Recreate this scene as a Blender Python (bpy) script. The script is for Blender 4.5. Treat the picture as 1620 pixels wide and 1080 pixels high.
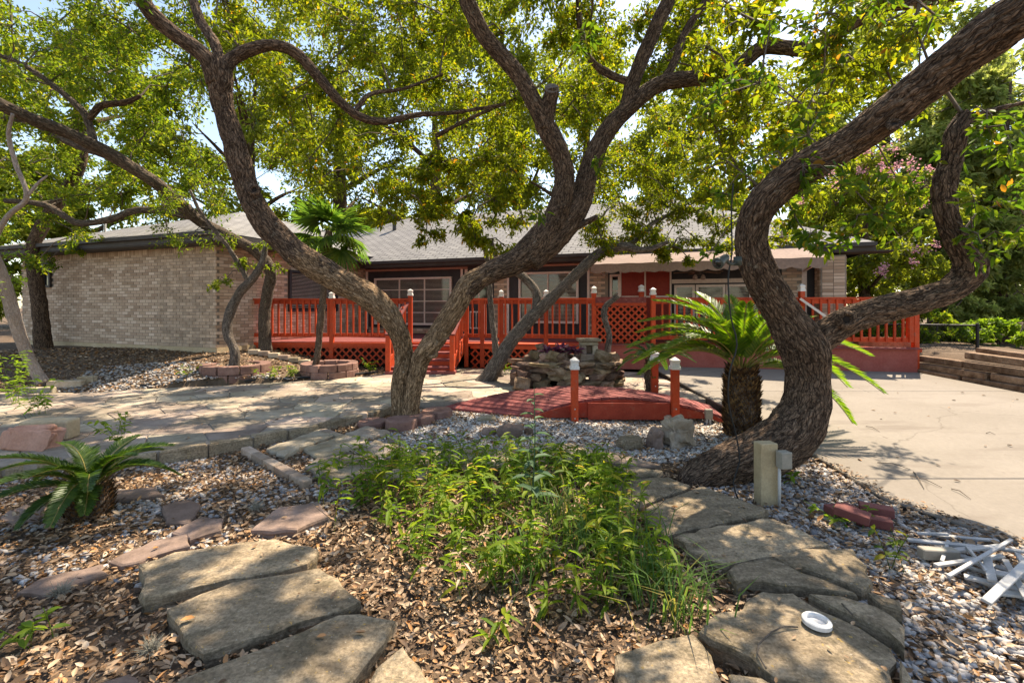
import bpy, math, random
import numpy as np
from mathutils import Vector, Matrix, noise as mn
R_ = math.radians
random.seed(7); rng = np.random.default_rng(7)
scene = bpy.context.scene
for o in list(bpy.data.objects): bpy.data.objects.remove(o)
C = scene.collection

# ------------------------------------------------------------------ camera
F, CX, HY, CAMZ = 740.0, 810.0, 485.0, 1.5       # focal length, principal column, horizon row (photo px), eye height (m)
cd = bpy.data.cameras.new('camera'); cam = bpy.data.objects.new('camera', cd); C.objects.link(cam)
cam.location = (0, 0, CAMZ); cam.rotation_euler = (R_(90), 0, 0)
cd.sensor_width = 36; cd.lens = F/1620*36; cd.shift_y = -(540-HY)/1620
cd.clip_start = 0.05; cd.clip_end = 1000
scene.camera = cam

# ------------------------------------------------------------------ sky and sun
SUN_EL, SUN_AZ = 57.0, 40.0                      # azimuth measured from +Y towards +X
w = bpy.data.worlds.new('World'); scene.world = w; w.use_nodes = True
nt = w.node_tree; bg = nt.nodes['Background']
sky = nt.nodes.new('ShaderNodeTexSky'); sky.sky_type = 'NISHITA'; sky.sun_disc = False
sky.sun_elevation = R_(SUN_EL); sky.sun_rotation = R_(SUN_AZ)
sky.air_density = 1.0; sky.dust_density = 0.7; sky.ozone_density = 1.0
nt.links.new(sky.outputs[0], bg.inputs[0]); bg.inputs[1].default_value = 0.15
sd = bpy.data.lights.new('sun', 'SUN'); sd.energy = 5.0; sd.angle = R_(0.53); sd.color = (1.0, 0.93, 0.82)
sun = bpy.data.objects.new('sun', sd); C.objects.link(sun)
sv = Vector((math.sin(R_(SUN_AZ))*math.cos(R_(SUN_EL)), math.cos(R_(SUN_AZ))*math.cos(R_(SUN_EL)), math.sin(R_(SUN_EL))))
sun.rotation_euler = sv.to_track_quat('Z', 'Y').to_euler(); sun.location = sv*40
vs = scene.view_settings
vs.view_transform = 'Standard'; vs.look = 'None'; vs.exposure = 1.2; vs.gamma = 1.0; vs.use_curve_mapping = False
vs.use_white_balance = True; vs.white_balance_temperature = 7600; vs.white_balance_tint = 10
scene.render.engine = 'CYCLES'
scene.cycles.max_bounces = 8; scene.cycles.transmission_bounces = 4; scene.cycles.transparent_max_bounces = 8

# ------------------------------------------------------------------ photo px -> metres
def P(x, y, d): return Vector(((x-CX)/F*d, d, CAMZ-(y-HY)/F*d))              # at a given depth
def G(x, y, z=0.0):                                                        # on a level surface
    d = F*(CAMZ-z)/(y-HY); return Vector(((x-CX)/F*d, d, z))

# ------------------------------------------------------------------ materials
def nn(t, kind, **kw):
    n = t.nodes.new(kind)
    for k, v in kw.items(): setattr(n, k, v)
    return n
def mix(t, fac, a, b, mode='MIX'):
    m = nn(t, 'ShaderNodeMix', data_type='RGBA', blend_type=mode)
    for sock, val in ((m.inputs[0], fac), (m.inputs[6], a), (m.inputs[7], b)):
        if isinstance(val, (int, float)): sock.default_value = val
        elif isinstance(val, tuple): sock.default_value = (*val, 1) if len(val) == 3 else val
        else: t.links.new(val, sock)
    return m.outputs[2]
def tnoise(t, vec, scale, detail=5, rough=0.6):
    n = nn(t, 'ShaderNodeTexNoise'); n.inputs['Scale'].default_value = scale
    n.inputs['Detail'].default_value = detail; n.inputs['Roughness'].default_value = rough
    t.links.new(vec, n.inputs['Vector']); return n.outputs[0]
def ramp(t, v, a, b, c0=(0, 0, 0), c1=(1, 1, 1)):
    r = nn(t, 'ShaderNodeValToRGB'); r.color_ramp.elements[0].position = a; r.color_ramp.elements[1].position = b
    r.color_ramp.elements[0].color = (*c0, 1); r.color_ramp.elements[1].color = (*c1, 1)
    t.links.new(v, r.inputs[0]); return r.outputs[0]
def new_mat(name):
    m = bpy.data.materials.new(name); m.use_nodes = True
    t = m.node_tree; b = t.nodes['Principled BSDF']; return m, t, b
def mat(name, c1, c2, rough=0.85, scale=6, bump=0.3, bscale=60, dist=0.004, rnd=0.25, spec=0.25, spots=None, sp_scale=30, sp=(0.6, 0.68), hue=0.0):
    m, t, b = new_mat(name)
    geo = nn(t, 'ShaderNodeNewGeometry'); pos = geo.outputs['Position']
    col = mix(t, ramp(t, tnoise(t, pos, scale), 0.35, 0.65), c1, c2)
    fine = tnoise(t, pos, scale*9, 4)
    col = mix(t, 0.35, col, ramp(t, fine, 0.3, 0.7, (0.35,)*3, (1.0,)*3), 'MULTIPLY')
    if spots: col = mix(t, ramp(t, tnoise(t, pos, sp_scale, 3), *sp), col, spots)
    if rnd:
        oi = nn(t, 'ShaderNodeObjectInfo'); hs = nn(t, 'ShaderNodeHueSaturation')
        mr = nn(t, 'ShaderNodeMapRange'); mr.inputs[3].default_value = 1-rnd; mr.inputs[4].default_value = 1+rnd
        t.links.new(oi.outputs['Random'], mr.inputs[0]); t.links.new(mr.outputs[0], hs.inputs['Value'])
        if hue:
            m2 = nn(t, 'ShaderNodeMapRange'); m2.inputs[3].default_value = 0.5-hue; m2.inputs[4].default_value = 0.5+hue
            mu = nn(t, 'ShaderNodeMath', operation='MULTIPLY'); mu.inputs[1].default_value = 17.31
            fr = nn(t, 'ShaderNodeMath', operation='FRACT')
            t.links.new(oi.outputs['Random'], mu.inputs[0]); t.links.new(mu.outputs[0], fr.inputs[0])
            t.links.new(fr.outputs[0], m2.inputs[0]); t.links.new(m2.outputs[0], hs.inputs['Hue'])
        t.links.new(col, hs.inputs['Color']); col = hs.outputs[0]
    t.links.new(col, b.inputs['Base Color'])
    b.inputs['Roughness'].default_value = rough; b.inputs['Specular IOR Level'].default_value = spec
    if bump:
        bp = nn(t, 'ShaderNodeBump'); bp.inputs['Strength'].default_value = bump; bp.inputs['Distance'].default_value = dist
        t.links.new(tnoise(t, pos, bscale, 6, 0.65), bp.inputs['Height']); t.links.new(bp.outputs[0], b.inputs['Normal'])
    return m
def leaf_mat(name, stops, transl, tfac=0.45, rough=0.55, spec=0.18):
    """stops: colours picked per leaf; transl: tint of light shining through"""
    m, t, b = new_mat(name)
    geo = nn(t, 'ShaderNodeNewGeometry'); r = nn(t, 'ShaderNodeValToRGB')
    cr = r.color_ramp; n = len(stops)
    while len(cr.elements) < n: cr.elements.new(0.5)
    for i, (p, c) in enumerate(stops): cr.elements[i].position = p; cr.elements[i].color = (*c, 1)
    t.links.new(geo.outputs['Random Per Island'], r.inputs[0])
    t.links.new(r.outputs[0], b.inputs['Base Color'])
    b.inputs['Roughness'].default_value = rough; b.inputs['Specular IOR Level'].default_value = spec
    if tfac:
        tr = nn(t, 'ShaderNodeBsdfTranslucent'); t.links.new(mix(t, 1.0, r.outputs[0], transl, 'MULTIPLY'), tr.inputs[0])
        mx = nn(t, 'ShaderNodeMixShader'); mx.inputs[0].default_value = tfac
        t.links.new(b.outputs[0], mx.inputs[1]); t.links.new(tr.outputs[0], mx.inputs[2])
        t.links.new(mx.outputs[0], t.nodes['Material Output'].inputs[0])
    return m
def bark_mat(name, deep, high, lichen=None, scale=1.0):
    m, t, b = new_mat(name)
    at = nn(t, 'ShaderNodeAttribute', attribute_name='bark'); rd = nn(t, 'ShaderNodeAttribute', attribute_name='ridge')
    mp = nn(t, 'ShaderNodeMapping'); mp.inputs['Scale'].default_value = (1, 1, 0.35); t.links.new(at.outputs['Vector'], mp.inputs[0])
    wn = nn(t, 'ShaderNodeTexNoise'); wn.inputs['Scale'].default_value = 9; wn.inputs['Detail'].default_value = 3; t.links.new(at.outputs['Vector'], wn.inputs['Vector'])
    off = nn(t, 'ShaderNodeVectorMath', operation='MULTIPLY_ADD'); t.links.new(wn.outputs['Color'], off.inputs[0]); off.inputs[1].default_value = (.075, .075, .11); t.links.new(at.outputs['Vector'], off.inputs[2])
    m3 = nn(t, 'ShaderNodeMapping'); m3.inputs['Scale'].default_value = (1, 1, 0.19); t.links.new(off.outputs[0], m3.inputs[0])
    vo = nn(t, 'ShaderNodeTexVoronoi', feature='DISTANCE_TO_EDGE'); vo.inputs['Scale'].default_value = 62*scale; t.links.new(m3.outputs[0], vo.inputs['Vector'])
    m4 = nn(t, 'ShaderNodeMapping'); m4.inputs['Scale'].default_value = (1, 1, 0.17); t.links.new(off.outputs[0], m4.inputs[0])
    def furrow(sc, w):
        ab = nn(t, 'ShaderNodeMath', operation='ABSOLUTE'); sb = nn(t, 'ShaderNodeMath', operation='SUBTRACT'); sb.inputs[1].default_value = .5
        t.links.new(tnoise(t, m4.outputs[0], sc, 2, .5), sb.inputs[0]); t.links.new(sb.outputs[0], ab.inputs[0]); return ramp(t, ab.outputs[0], 0.0, w)
    plate = mix(t, 0.6, furrow(34*scale, .085), ramp(t, vo.outputs['Distance'], 0.02, 0.20), 'MULTIPLY')
    pl2 = mix(t, 0.3, plate, rd.outputs['Color'], 'MULTIPLY')
    col = mix(t, pl2, deep, high)
    col = mix(t, 0.5, col, ramp(t, tnoise(t, mp.outputs[0], 70*scale, 5), 0.3, 0.7, (0.45,)*3, (1.25,)*3), 'MULTIPLY')
    col = mix(t, 0.5, col, ramp(t, tnoise(t, at.outputs['Vector'], 3.5, 3), 0.3, 0.7, (0.6,)*3, (1.25,)*3), 'MULTIPLY')
    if lichen: col = mix(t, ramp(t, tnoise(t, at.outputs['Vector'], 13, 7, 0.75), 0.60, 0.70), col, lichen)
    t.links.new(col, b.inputs['Base Color']); b.inputs['Roughness'].default_value = 0.95; b.inputs['Specular IOR Level'].default_value = 0.15
    bp = nn(t, 'ShaderNodeBump'); bp.inputs['Strength'].default_value = 0.7; bp.inputs['Distance'].default_value = 0.006
    hgt = mix(t, 0.3, plate, tnoise(t, mp.outputs[0], 90*scale, 6, 0.7)); t.links.new(hgt, bp.inputs['Height']); t.links.new(bp.outputs[0], b.inputs['Normal'])
    bp.inputs['Strength'].default_value = 1.0; bp.inputs['Distance'].default_value = 0.012
    return m

M = {}
M['soil'] = mat('soil', (0.10, 0.065, 0.042), (0.17, 0.115, 0.075), 0.95, 3, 0.8, 40, 0.02, 0)
M['concrete'] = mat('concrete', (0.225, 0.188, 0.158), (0.255, 0.216, 0.184), 0.9, 0.9, 0.25, 120, 0.002, 0, spots=(0.18, 0.148, 0.124), sp_scale=2.2, sp=(0.60, 0.75))
M['mortar'] = mat('mortar', (0.25, 0.205, 0.165), (0.34, 0.29, 0.24), 0.95, 5, 0.4, 80, 0.004, 0)
M['patio_stone'] = mat('patio_stone', (0.29, 0.225, 0.17), (0.45, 0.37, 0.29), 0.85, 4, 0.5, 30, 0.008, 0.34, hue=0.02)
M['patio_edge'] = mat('patio_edge', (0.33, 0.26, 0.18), (0.42, 0.34, 0.25), 0.9, 7, 0.5, 30, 0.01, 0.15)
M['slab_stone'] = mat('slab_stone', (0.15, 0.125, 0.09), (0.33, 0.272, 0.195), 0.9, 5.5, 0.9, 24, 0.018, 0.15, spots=(0.34, 0.22, 0.07), sp_scale=30, sp=(0.63, 0.72))
M['brown_stone'] = mat('brown_stone', (0.19, 0.13, 0.10), (0.30, 0.21, 0.17), 0.9, 5, 0.6, 30, 0.01, 0.2)
M['tan_stone'] = mat('tan_stone', (0.31, 0.23, 0.155), (0.48, 0.39, 0.30), 0.9, 6, 0.6, 30, 0.012, 0.3, hue=0.02)
M['fount_stone'] = mat('fount_stone', (0.15, 0.085, 0.05), (0.36, 0.25, 0.17), 0.9, 7, 0.9, 24, 0.03, 0.5, hue=0.025)
M['red_stone'] = mat('red_stone', (0.38, 0.19, 0.13), (0.46, 0.26, 0.19), 0.9, 6, 0.5, 30, 0.01, 0.2)
M['paver'] = mat('paver', (0.20, 0.105, 0.085), (0.29, 0.17, 0.135), 0.9, 9, 0.5, 60, 0.006, 0.25)
M['red_brick'] = mat('red_brick', (0.19, 0.06, 0.055), (0.25, 0.085, 0.07), 0.85, 14, 0.4, 80, 0.004, 0.2)
M['brick'] = mat('brick', (0.42, 0.295, 0.205), (0.57, 0.43, 0.32), 0.9, 7, 0.5, 90, 0.004, 0.25)
M['brick_field'] = None
M['footing'] = mat('footing', (0.48, 0.36, 0.22), (0.56, 0.44, 0.29), 0.95, 4, 0.4, 60, 0.006, 0)
M['red_paint'] = mat('red_paint', (0.47, 0.050, 0.012), (0.56, 0.070, 0.018), 0.65, 7, 0.35, 60, 0.003, 0.2, spec=0.3, spots=(0.33, 0.085, 0.05), sp_scale=14, sp=(0.58, 0.74))
M['red_worn'] = mat('red_worn', (0.19, 0.045, 0.042), (0.29, 0.078, 0.07), 0.75, 10, 0.4, 60, 0.003, 0.18, spots=(0.36, 0.20, 0.175), sp_scale=22, sp=(0.62, 0.78))
M['red_shaded'] = mat('red_shaded', (0.27, 0.033, 0.016), (0.34, 0.048, 0.024), 0.65, 6, 0.35, 60, 0.003, 0.15, spots=(0.24, 0.07, 0.045), sp_scale=12, sp=(0.58, 0.74))  # darker copy of the red paint, shade on the bridge sides put in
M['red_skirt'] = mat('red_skirt', (0.36, 0.085, 0.065), (0.42, 0.12, 0.095), 0.7, 3, 0.25, 60, 0.002, 0)
M['red_wall'] = mat('red_wall', (0.27, 0.035, 0.025), (0.32, 0.045, 0.03), 0.6, 3, 0.1, 60, 0.002, 0)
M['cap'] = mat('cap', (0.72, 0.67, 0.63), (0.78, 0.74, 0.70), 0.5, 5, 0.05, 60, 0.001, 0.05)
M['white_paint'] = mat('white_paint', (0.38, 0.375, 0.37), (0.54, 0.53, 0.52), 0.6, 12, 0.2, 60, 0.002, 0.1)
M['trim'] = mat('trim', (0.74, 0.62, 0.56), (0.80, 0.69, 0.63), 0.6, 4, 0.05, 60, 0.001, 0.04)
M['pink_trim'] = mat('pink_trim', (0.44, 0.25, 0.20), (0.48, 0.29, 0.24), 0.6, 4, 0.05, 60, 0.001, 0.04)
M['siding'] = mat('siding', (0.035, 0.033, 0.038), (0.05, 0.046, 0.05), 0.6, 4, 0.15, 60, 0.002, 0.05)
M['fascia'] = mat('fascia', (0.055, 0.048, 0.047), (0.075, 0.066, 0.062), 0.6, 4, 0.1, 60, 0.002, 0.05)
M['blind'] = mat('blind', (0.40, 0.35, 0.30), (0.46, 0.41, 0.36), 0.5, 4, 0, 60, 0.001, 0.05)
M['awning'] = mat('awning', (0.27, 0.19, 0.16), (0.32, 0.23, 0.195), 0.9, 2, 0.1, 200, 0.001, 0)
M['timber'] = mat('timber', (0.13, 0.075, 0.045), (0.32, 0.215, 0.145), 0.95, 6, 1.0, 30, 0.025, 0.4)
M['post_wood'] = mat('post_wood', (0.40, 0.30, 0.17), (0.50, 0.39, 0.24), 0.85, 9, 0.4, 60, 0.004, 0)
M['box_grey'] = mat('box_grey', (0.30, 0.27, 0.22), (0.33, 0.30, 0.25), 0.5, 4, 0.05, 60, 0.001, 0)
M['pvc'] = mat('pvc', (0.50, 0.48, 0.45), (0.55, 0.53, 0.50), 0.45, 4, 0, 60, 0.001, 0)
M['lid'] = mat('lid', (0.60, 0.60, 0.60), (0.66, 0.66, 0.66), 0.4, 4, 0, 60, 0.001, 0)
M['black'] = mat('black', (0.015, 0.015, 0.015), (0.025, 0.025, 0.025), 0.5, 4, 0, 60, 0.001, 0)
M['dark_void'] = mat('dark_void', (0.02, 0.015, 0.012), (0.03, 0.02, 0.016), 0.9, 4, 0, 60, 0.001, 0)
M['lamp_green'] = mat('lamp_green', (0.05, 0.06, 0.05), (0.07, 0.08, 0.07), 0.4, 4, 0, 60, 0.001, 0)
M['chrome'] = mat('chrome', (0.5, 0.5, 0.48), (0.6, 0.6, 0.58), 0.25, 4, 0, 60, 0.001, 0, spec=0.8)
M['twig'] = mat('twig', (0.10, 0.075, 0.055), (0.17, 0.135, 0.105), 0.95, 20, 0.3, 60, 0.004, 0)
M['moss_grey'] = mat('moss_grey', (0.26, 0.24, 0.19), (0.36, 0.34, 0.28), 0.95, 20, 0, 60, 0.004, 0.1)
m, t, b = new_mat('glass'); M['glass'] = m
b.inputs['Base Color'].default_value = (0.012, 0.013, 0.014, 1); b.inputs['Roughness'].default_value = 0.06; b.inputs['Specular IOR Level'].default_value = 0.7
def concrete_mat():
    m, t, b = new_mat('concrete'); geo = nn(t, 'ShaderNodeNewGeometry'); pos = geo.outputs['Position']
    col = mix(t, ramp(t, tnoise(t, pos, .8, 6), .35, .65), (.212, .182, .152), (.25, .217, .184))
    col = mix(t, 0.35, col, ramp(t, tnoise(t, pos, 26, 6, .7), .3, .7, (.6,)*3, (1.12,)*3), 'MULTIPLY')
    mp = nn(t, 'ShaderNodeMapping'); mp.inputs['Scale'].default_value = (.5, 2.4, 1); t.links.new(pos, mp.inputs[0])
    col = mix(t, ramp(t, tnoise(t, mp.outputs[0], 1.1, 7, .62), .56, .72), col, (.165, .135, .112))
    col = mix(t, ramp(t, tnoise(t, pos, 9, 3, .5), .70, .76), col, (.15, .12, .10))
    wv = nn(t, 'ShaderNodeVectorMath', operation='MULTIPLY_ADD'); wn = nn(t, 'ShaderNodeTexNoise'); wn.inputs['Scale'].default_value = 1.6; wn.inputs['Detail'].default_value = 6; t.links.new(pos, wn.inputs[0]); t.links.new(wn.outputs['Color'], wv.inputs[0]); wv.inputs[1].default_value = (.7, .7, 0); t.links.new(pos, wv.inputs[2])
    vo = nn(t, 'ShaderNodeTexVoronoi', feature='DISTANCE_TO_EDGE'); vo.inputs['Scale'].default_value = .28; t.links.new(wv.outputs[0], vo.inputs['Vector'])
    col = mix(t, ramp(t, vo.outputs['Distance'], .0003, .0011, (.6,)*3, (0,)*3), col, (.12, .10, .08))
    t.links.new(col, b.inputs['Base Color']); b.inputs['Roughness'].default_value = .9; b.inputs['Specular IOR Level'].default_value = .2
    bp = nn(t, 'ShaderNodeBump'); bp.inputs['Strength'].default_value = .4; bp.inputs['Distance'].default_value = .003; t.links.new(tnoise(t, pos, 110, 5), bp.inputs['Height']); t.links.new(bp.outputs[0], b.inputs['Normal']); return m
M['concrete'] = concrete_mat()
def slab_mat(name, dark, light, moss, lichen):
    m, t, b = new_mat(name); geo = nn(t, 'ShaderNodeNewGeometry'); pos = geo.outputs['Position']
    mp = nn(t, 'ShaderNodeMapping'); mp.inputs['Rotation'].default_value = (0, 0, .5); mp.inputs['Scale'].default_value = (1, 2.6, 16); t.links.new(pos, mp.inputs[0])
    col = mix(t, ramp(t, tnoise(t, mp.outputs[0], 3.0, 9, .68), .34, .66), dark, light)
    col = mix(t, ramp(t, tnoise(t, pos, 7, 9, .72), .50, .66), col, moss)
    col = mix(t, 0.8, col, ramp(t, tnoise(t, pos, 55, 5, .7), .32, .62, (.40,)*3, (1.2,)*3), 'MULTIPLY')
    col = mix(t, ramp(t, tnoise(t, pos, 34, 4, .6), .64, .70), col, lichen)
    col = mix(t, ramp(t, tnoise(t, pos, 90, 2, .5), .70, .74), col, (.42, .38, .31))
    oi = nn(t, 'ShaderNodeObjectInfo'); hs = nn(t, 'ShaderNodeHueSaturation'); mr = nn(t, 'ShaderNodeMapRange'); mr.inputs[3].default_value = .82; mr.inputs[4].default_value = 1.2
    t.links.new(oi.outputs['Random'], mr.inputs[0]); t.links.new(mr.outputs[0], hs.inputs['Value']); t.links.new(col, hs.inputs['Color']); t.links.new(hs.outputs[0], b.inputs['Base Color'])
    b.inputs['Roughness'].default_value = .92; b.inputs['Specular IOR Level'].default_value = .2
    bp = nn(t, 'ShaderNodeBump'); bp.inputs['Strength'].default_value = 1.0; bp.inputs['Distance'].default_value = .022
    t.links.new(mix(t, .4, tnoise(t, mp.outputs[0], 9, 10, .72), tnoise(t, pos, 45, 6, .7)), bp.inputs['Height']); t.links.new(bp.outputs[0], b.inputs['Normal'])
    return m
M['slab_stone'] = slab_mat('slab_stone', (.18, .135, .088), (.43, .335, .225), (.15, .118, .074), (.42, .28, .10))
M['patio_edge'] = slab_mat('patio_edge', (.24, .18, .115), (.42, .335, .235), (.22, .17, .11), (.40, .30, .17))
def island_mat(name, stops, rough=0.9, spec=0.2):
    return leaf_mat(name, stops, (1, 1, 1), 0, rough, spec)
M['litter'] = island_mat('litter', [(0, (0.08, 0.042, 0.02)), (0.25, (0.19, 0.105, 0.052)), (0.5, (0.31, 0.195, 0.11)), (0.72, (0.41, 0.29, 0.185)), (0.86, (0.36, 0.155, 0.04)), (1, (0.50, 0.395, 0.285))], 0.6, 0.35)
M['pebble'] = island_mat('pebble', [(0, (0.16, 0.16, 0.17)), (0.3, (0.30, 0.29, 0.29)), (0.6, (0.42, 0.39, 0.36)), (0.8, (0.33, 0.25, 0.20)), (1, (0.56, 0.53, 0.50))], 0.7, 0.3)
M['pebble_white'] = island_mat('pebble_white', [(0, (0.24, 0.22, 0.21)), (0.4, (0.44, 0.40, 0.36)), (0.75, (0.54, 0.50, 0.46)), (1, (0.62, 0.59, 0.56))], 0.7, 0.3)
M['brick_field'] = island_mat('brick_field', [(0, (0.36, 0.25, 0.175)), (0.35, (0.46, 0.33, 0.24)), (0.7, (0.54, 0.40, 0.295)), (1, (0.65, 0.51, 0.40))], 0.92, 0.15)
OAK = [(0, (0.055, 0.085, 0.007)), (0.3, (0.10, 0.13, 0.010)), (0.6, (0.13, 0.168, 0.014)), (0.88, (0.175, 0.20, 0.017)), (0.975, (0.27, 0.23, 0.018)), (1, (0.40, 0.16, 0.02))]
M['oak_leaf'] = leaf_mat('oak_leaf', OAK, (2.2, 2.1, 1.1), 0.58)
M['oak_leaf_green'] = leaf_mat('oak_leaf_green', [(0, (0.05, 0.09, 0.012)), (0.5, (0.10, 0.145, 0.016)), (0.9, (0.165, 0.19, 0.02)), (1, (0.25, 0.22, 0.024))], (2.2, 2.2, 1.1), 0.58)
M['big_leaf'] = leaf_mat('big_leaf', [(0, (0.035, 0.08, 0.010)), (0.5, (0.075, 0.13, 0.013)), (0.9, (0.14, 0.175, 0.016)), (0.97, (0.22, 0.20, 0.02)), (1, (0.34, 0.14, 0.025))], (2.2, 2.2, 1.1), 0.55)
M['far_leaf'] = leaf_mat('far_leaf', [(0, (0.08, 0.11, 0.014)), (0.6, (0.14, 0.165, 0.02)), (1, (0.21, 0.215, 0.028))], (2.2, 2.2, 1.2), 0.55)
M['hazy_leaf'] = leaf_mat('hazy_leaf', [(0, (0.12, 0.155, 0.045)), (0.6, (0.19, 0.22, 0.065)), (1, (0.27, 0.28, 0.10))], (2.0, 2.0, 1.4), 0.6)  # paler leaf for the right-hand trees, haze put into the colour
M['weed'] = leaf_mat('weed', [(0, (0.07, 0.135, 0.014)), (0.5, (0.13, 0.21, 0.018)), (0.9, (0.20, 0.26, 0.022)), (0.97, (0.30, 0.26, 0.03)), (1, (0.35, 0.2, 0.06))], (2.1, 2.1, 1.1), 0.5)
M['grassy'] = leaf_mat('grassy', [(0, (0.06, 0.115, 0.03)), (0.7, (0.10, 0.18, 0.045)), (1, (0.24, 0.20, 0.06))], (1.9, 2.0, 1.2), 0.4)
M['thistle'] = leaf_mat('thistle', [(0, (0.05, 0.10, 0.05)), (1, (0.09, 0.15, 0.085))], (1.6, 1.8, 1.2), 0.3)
M['sago'] = leaf_mat('sago', [(0, (0.05, 0.11, 0.012)), (0.6, (0.09, 0.165, 0.014)), (1, (0.15, 0.20, 0.018))], (2.4, 2.3, 1.0), 0.48, 0.4, 0.4)
M['sago_dark'] = leaf_mat('sago_dark', [(0, (0.028, 0.065, 0.010)), (0.7, (0.05, 0.10, 0.013)), (1, (0.09, 0.14, 0.018))], (2.2, 2.2, 1.0), 0.4, 0.42, 0.35)
M['palm'] = leaf_mat('palm', [(0, (0.05, 0.105, 0.02)), (1, (0.11, 0.17, 0.028))], (2.1, 2.2, 1.2), 0.5, 0.5, 0.3)
M['pink'] = leaf_mat('pink', [(0, (0.50, 0.22, 0.27)), (1, (0.62, 0.36, 0.40))], (1.3, 1.2, 1.2), 0.35)
M['purple'] = leaf_mat('purple', [(0, (0.10, 0.025, 0.06)), (0.6, (0.20, 0.055, 0.11)), (0.85, (0.30, 0.15, 0.17)), (1, (0.10, 0.13, 0.09))], (1.3, 1.1, 1.2), 0.25)
M['sprout'] = leaf_mat('sprout', [(0, (0.11, 0.19, 0.02)), (1, (0.20, 0.27, 0.03))], (1.9, 2.0, 1.0), 0.45)
M['rachis'] = mat('rachis', (0.20, 0.17, 0.035), (0.26, 0.21, 0.05), 0.5, 8, 0, 60, 0.002, 0)
M['frond_base'] = island_mat('frond_base', [(0, (0.06, 0.03, 0.015)), (0.6, (0.16, 0.085, 0.038)), (1, (0.33, 0.20, 0.085))], 0.9, 0.15)
M['bark_oak'] = bark_mat('bark_oak', (0.026, 0.016, 0.011), (0.225, 0.148, 0.10), (0.21, 0.175, 0.135))
M['bark_tan_lit'] = bark_mat('bark_tan_lit', (0.075, 0.042, 0.022), (0.45, 0.295, 0.175), (0.36, 0.29, 0.21))  # brighter bark, the sunlit tone of the lower fork put into its colour
M['bark_grey'] = bark_mat('bark_grey', (0.07, 0.055, 0.045), (0.25, 0.205, 0.17), (0.36, 0.33, 0.28))
M['bark_lichen'] = bark_mat('bark_lichen', (0.05, 0.038, 0.03), (0.21, 0.16, 0.12), (0.24, 0.24, 0.16))
M['bark_pale'] = bark_mat('bark_pale', (0.30, 0.24, 0.20), (0.45, 0.38, 0.34))
M['bark_palm'] = bark_mat('bark_palm', (0.07, 0.045, 0.03), (0.22, 0.155, 0.11))
M['cut_wood'] = mat('cut_wood', (0.11, 0.09, 0.08), (0.20, 0.17, 0.15), 0.95, 30, 0.4, 60, 0.004, 0)
m, t, b = new_mat('shingle'); M['shingle'] = m     # roof too far to tell single shingles apart
tc = nn(t, 'ShaderNodeUVMap'); br = nn(t, 'ShaderNodeTexBrick')
br.inputs['Scale'].default_value = 1.0; br.inputs['Brick Width'].default_value = 0.3; br.inputs['Row Height'].default_value = 0.14
br.inputs['Mortar Size'].default_value = 0.016; br.inputs['Mortar Smooth'].default_value = 0.3
br.inputs['Color1'].default_value = (0.20, 0.193, 0.195, 1); br.inputs['Color2'].default_value = (0.265, 0.255, 0.252, 1); br.inputs['Mortar'].default_value = (0.075, 0.073, 0.076, 1)
t.links.new(tc.outputs[0], br.inputs['Vector'])
t.links.new(mix(t, 0.5, br.outputs[0], ramp(t, tnoise(t, tc.outputs[0], 1.3), 0.3, 0.7, (0.7,)*3, (1.15,)*3), 'MULTIPLY'), b.inputs['Base Color'])
b.inputs['Roughness'].default_value = 0.9; b.inputs['Specular IOR Level'].default_value = 0.2
bp = nn(t, 'ShaderNodeBump'); bp.inputs['Strength'].default_value = 0.5; bp.inputs['Distance'].default_value = 0.01
t.links.new(br.outputs['Fac'], bp.inputs['Height']); bp.invert = True; t.links.new(bp.outputs[0], b.inputs['Normal'])

# ------------------------------------------------------------------ object helpers
def link(name, me, m=None, parent=None, loc=None, rot=None, scl=None):
    o = bpy.data.objects.new(name, me); C.objects.link(o)
    if me and m and not me.materials: me.materials.append(M[m] if isinstance(m, str) else m)
    if parent:
        o.parent = parent
        o.matrix_parent_inverse = Matrix.Identity(4) if parent.get('_w') is None else Matrix.Translation(-Vector(parent['_w']))
    if loc is not None: o.location = loc
    if rot is not None: o.rotation_euler = rot
    if scl is not None: o.scale = scl
    return o
def root_of(o):
    return o
def tag(o, label=None, cat=None, group=None, kind=None):
    for k, v in (('label', label), ('category', cat), ('group', group), ('kind', kind)):
        if v: o[k] = v
    return o
def thing(name, loc, label, cat, group=None):
    """an Empty at the thing's base; parts are given in world coordinates"""
    o = bpy.data.objects.new(name, None); C.objects.link(o); o.location = loc; o.empty_display_size = 0.1
    o['_w'] = tuple(loc)
    return tag(o, label, cat, group)
def np_mesh(name, V, Fc, smooth=False):
    """V (n,3), Fc (m,k) uniform faces"""
    me = bpy.data.meshes.new(name); V = np.asarray(V, np.float32); Fc = np.asarray(Fc, np.int32); m_, k = Fc.shape
    me.vertices.add(len(V)); me.vertices.foreach_set('co', V.ravel())
    me.loops.add(m_*k); me.loops.foreach_set('vertex_index', Fc.ravel())
    me.polygons.add(m_); me.polygons.foreach_set('loop_start', np.arange(0, m_*k, k, dtype=np.int32))
    if smooth: me.polygons.foreach_set('use_smooth', np.ones(m_, bool))
    me.update(calc_edges=True); return me
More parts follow.
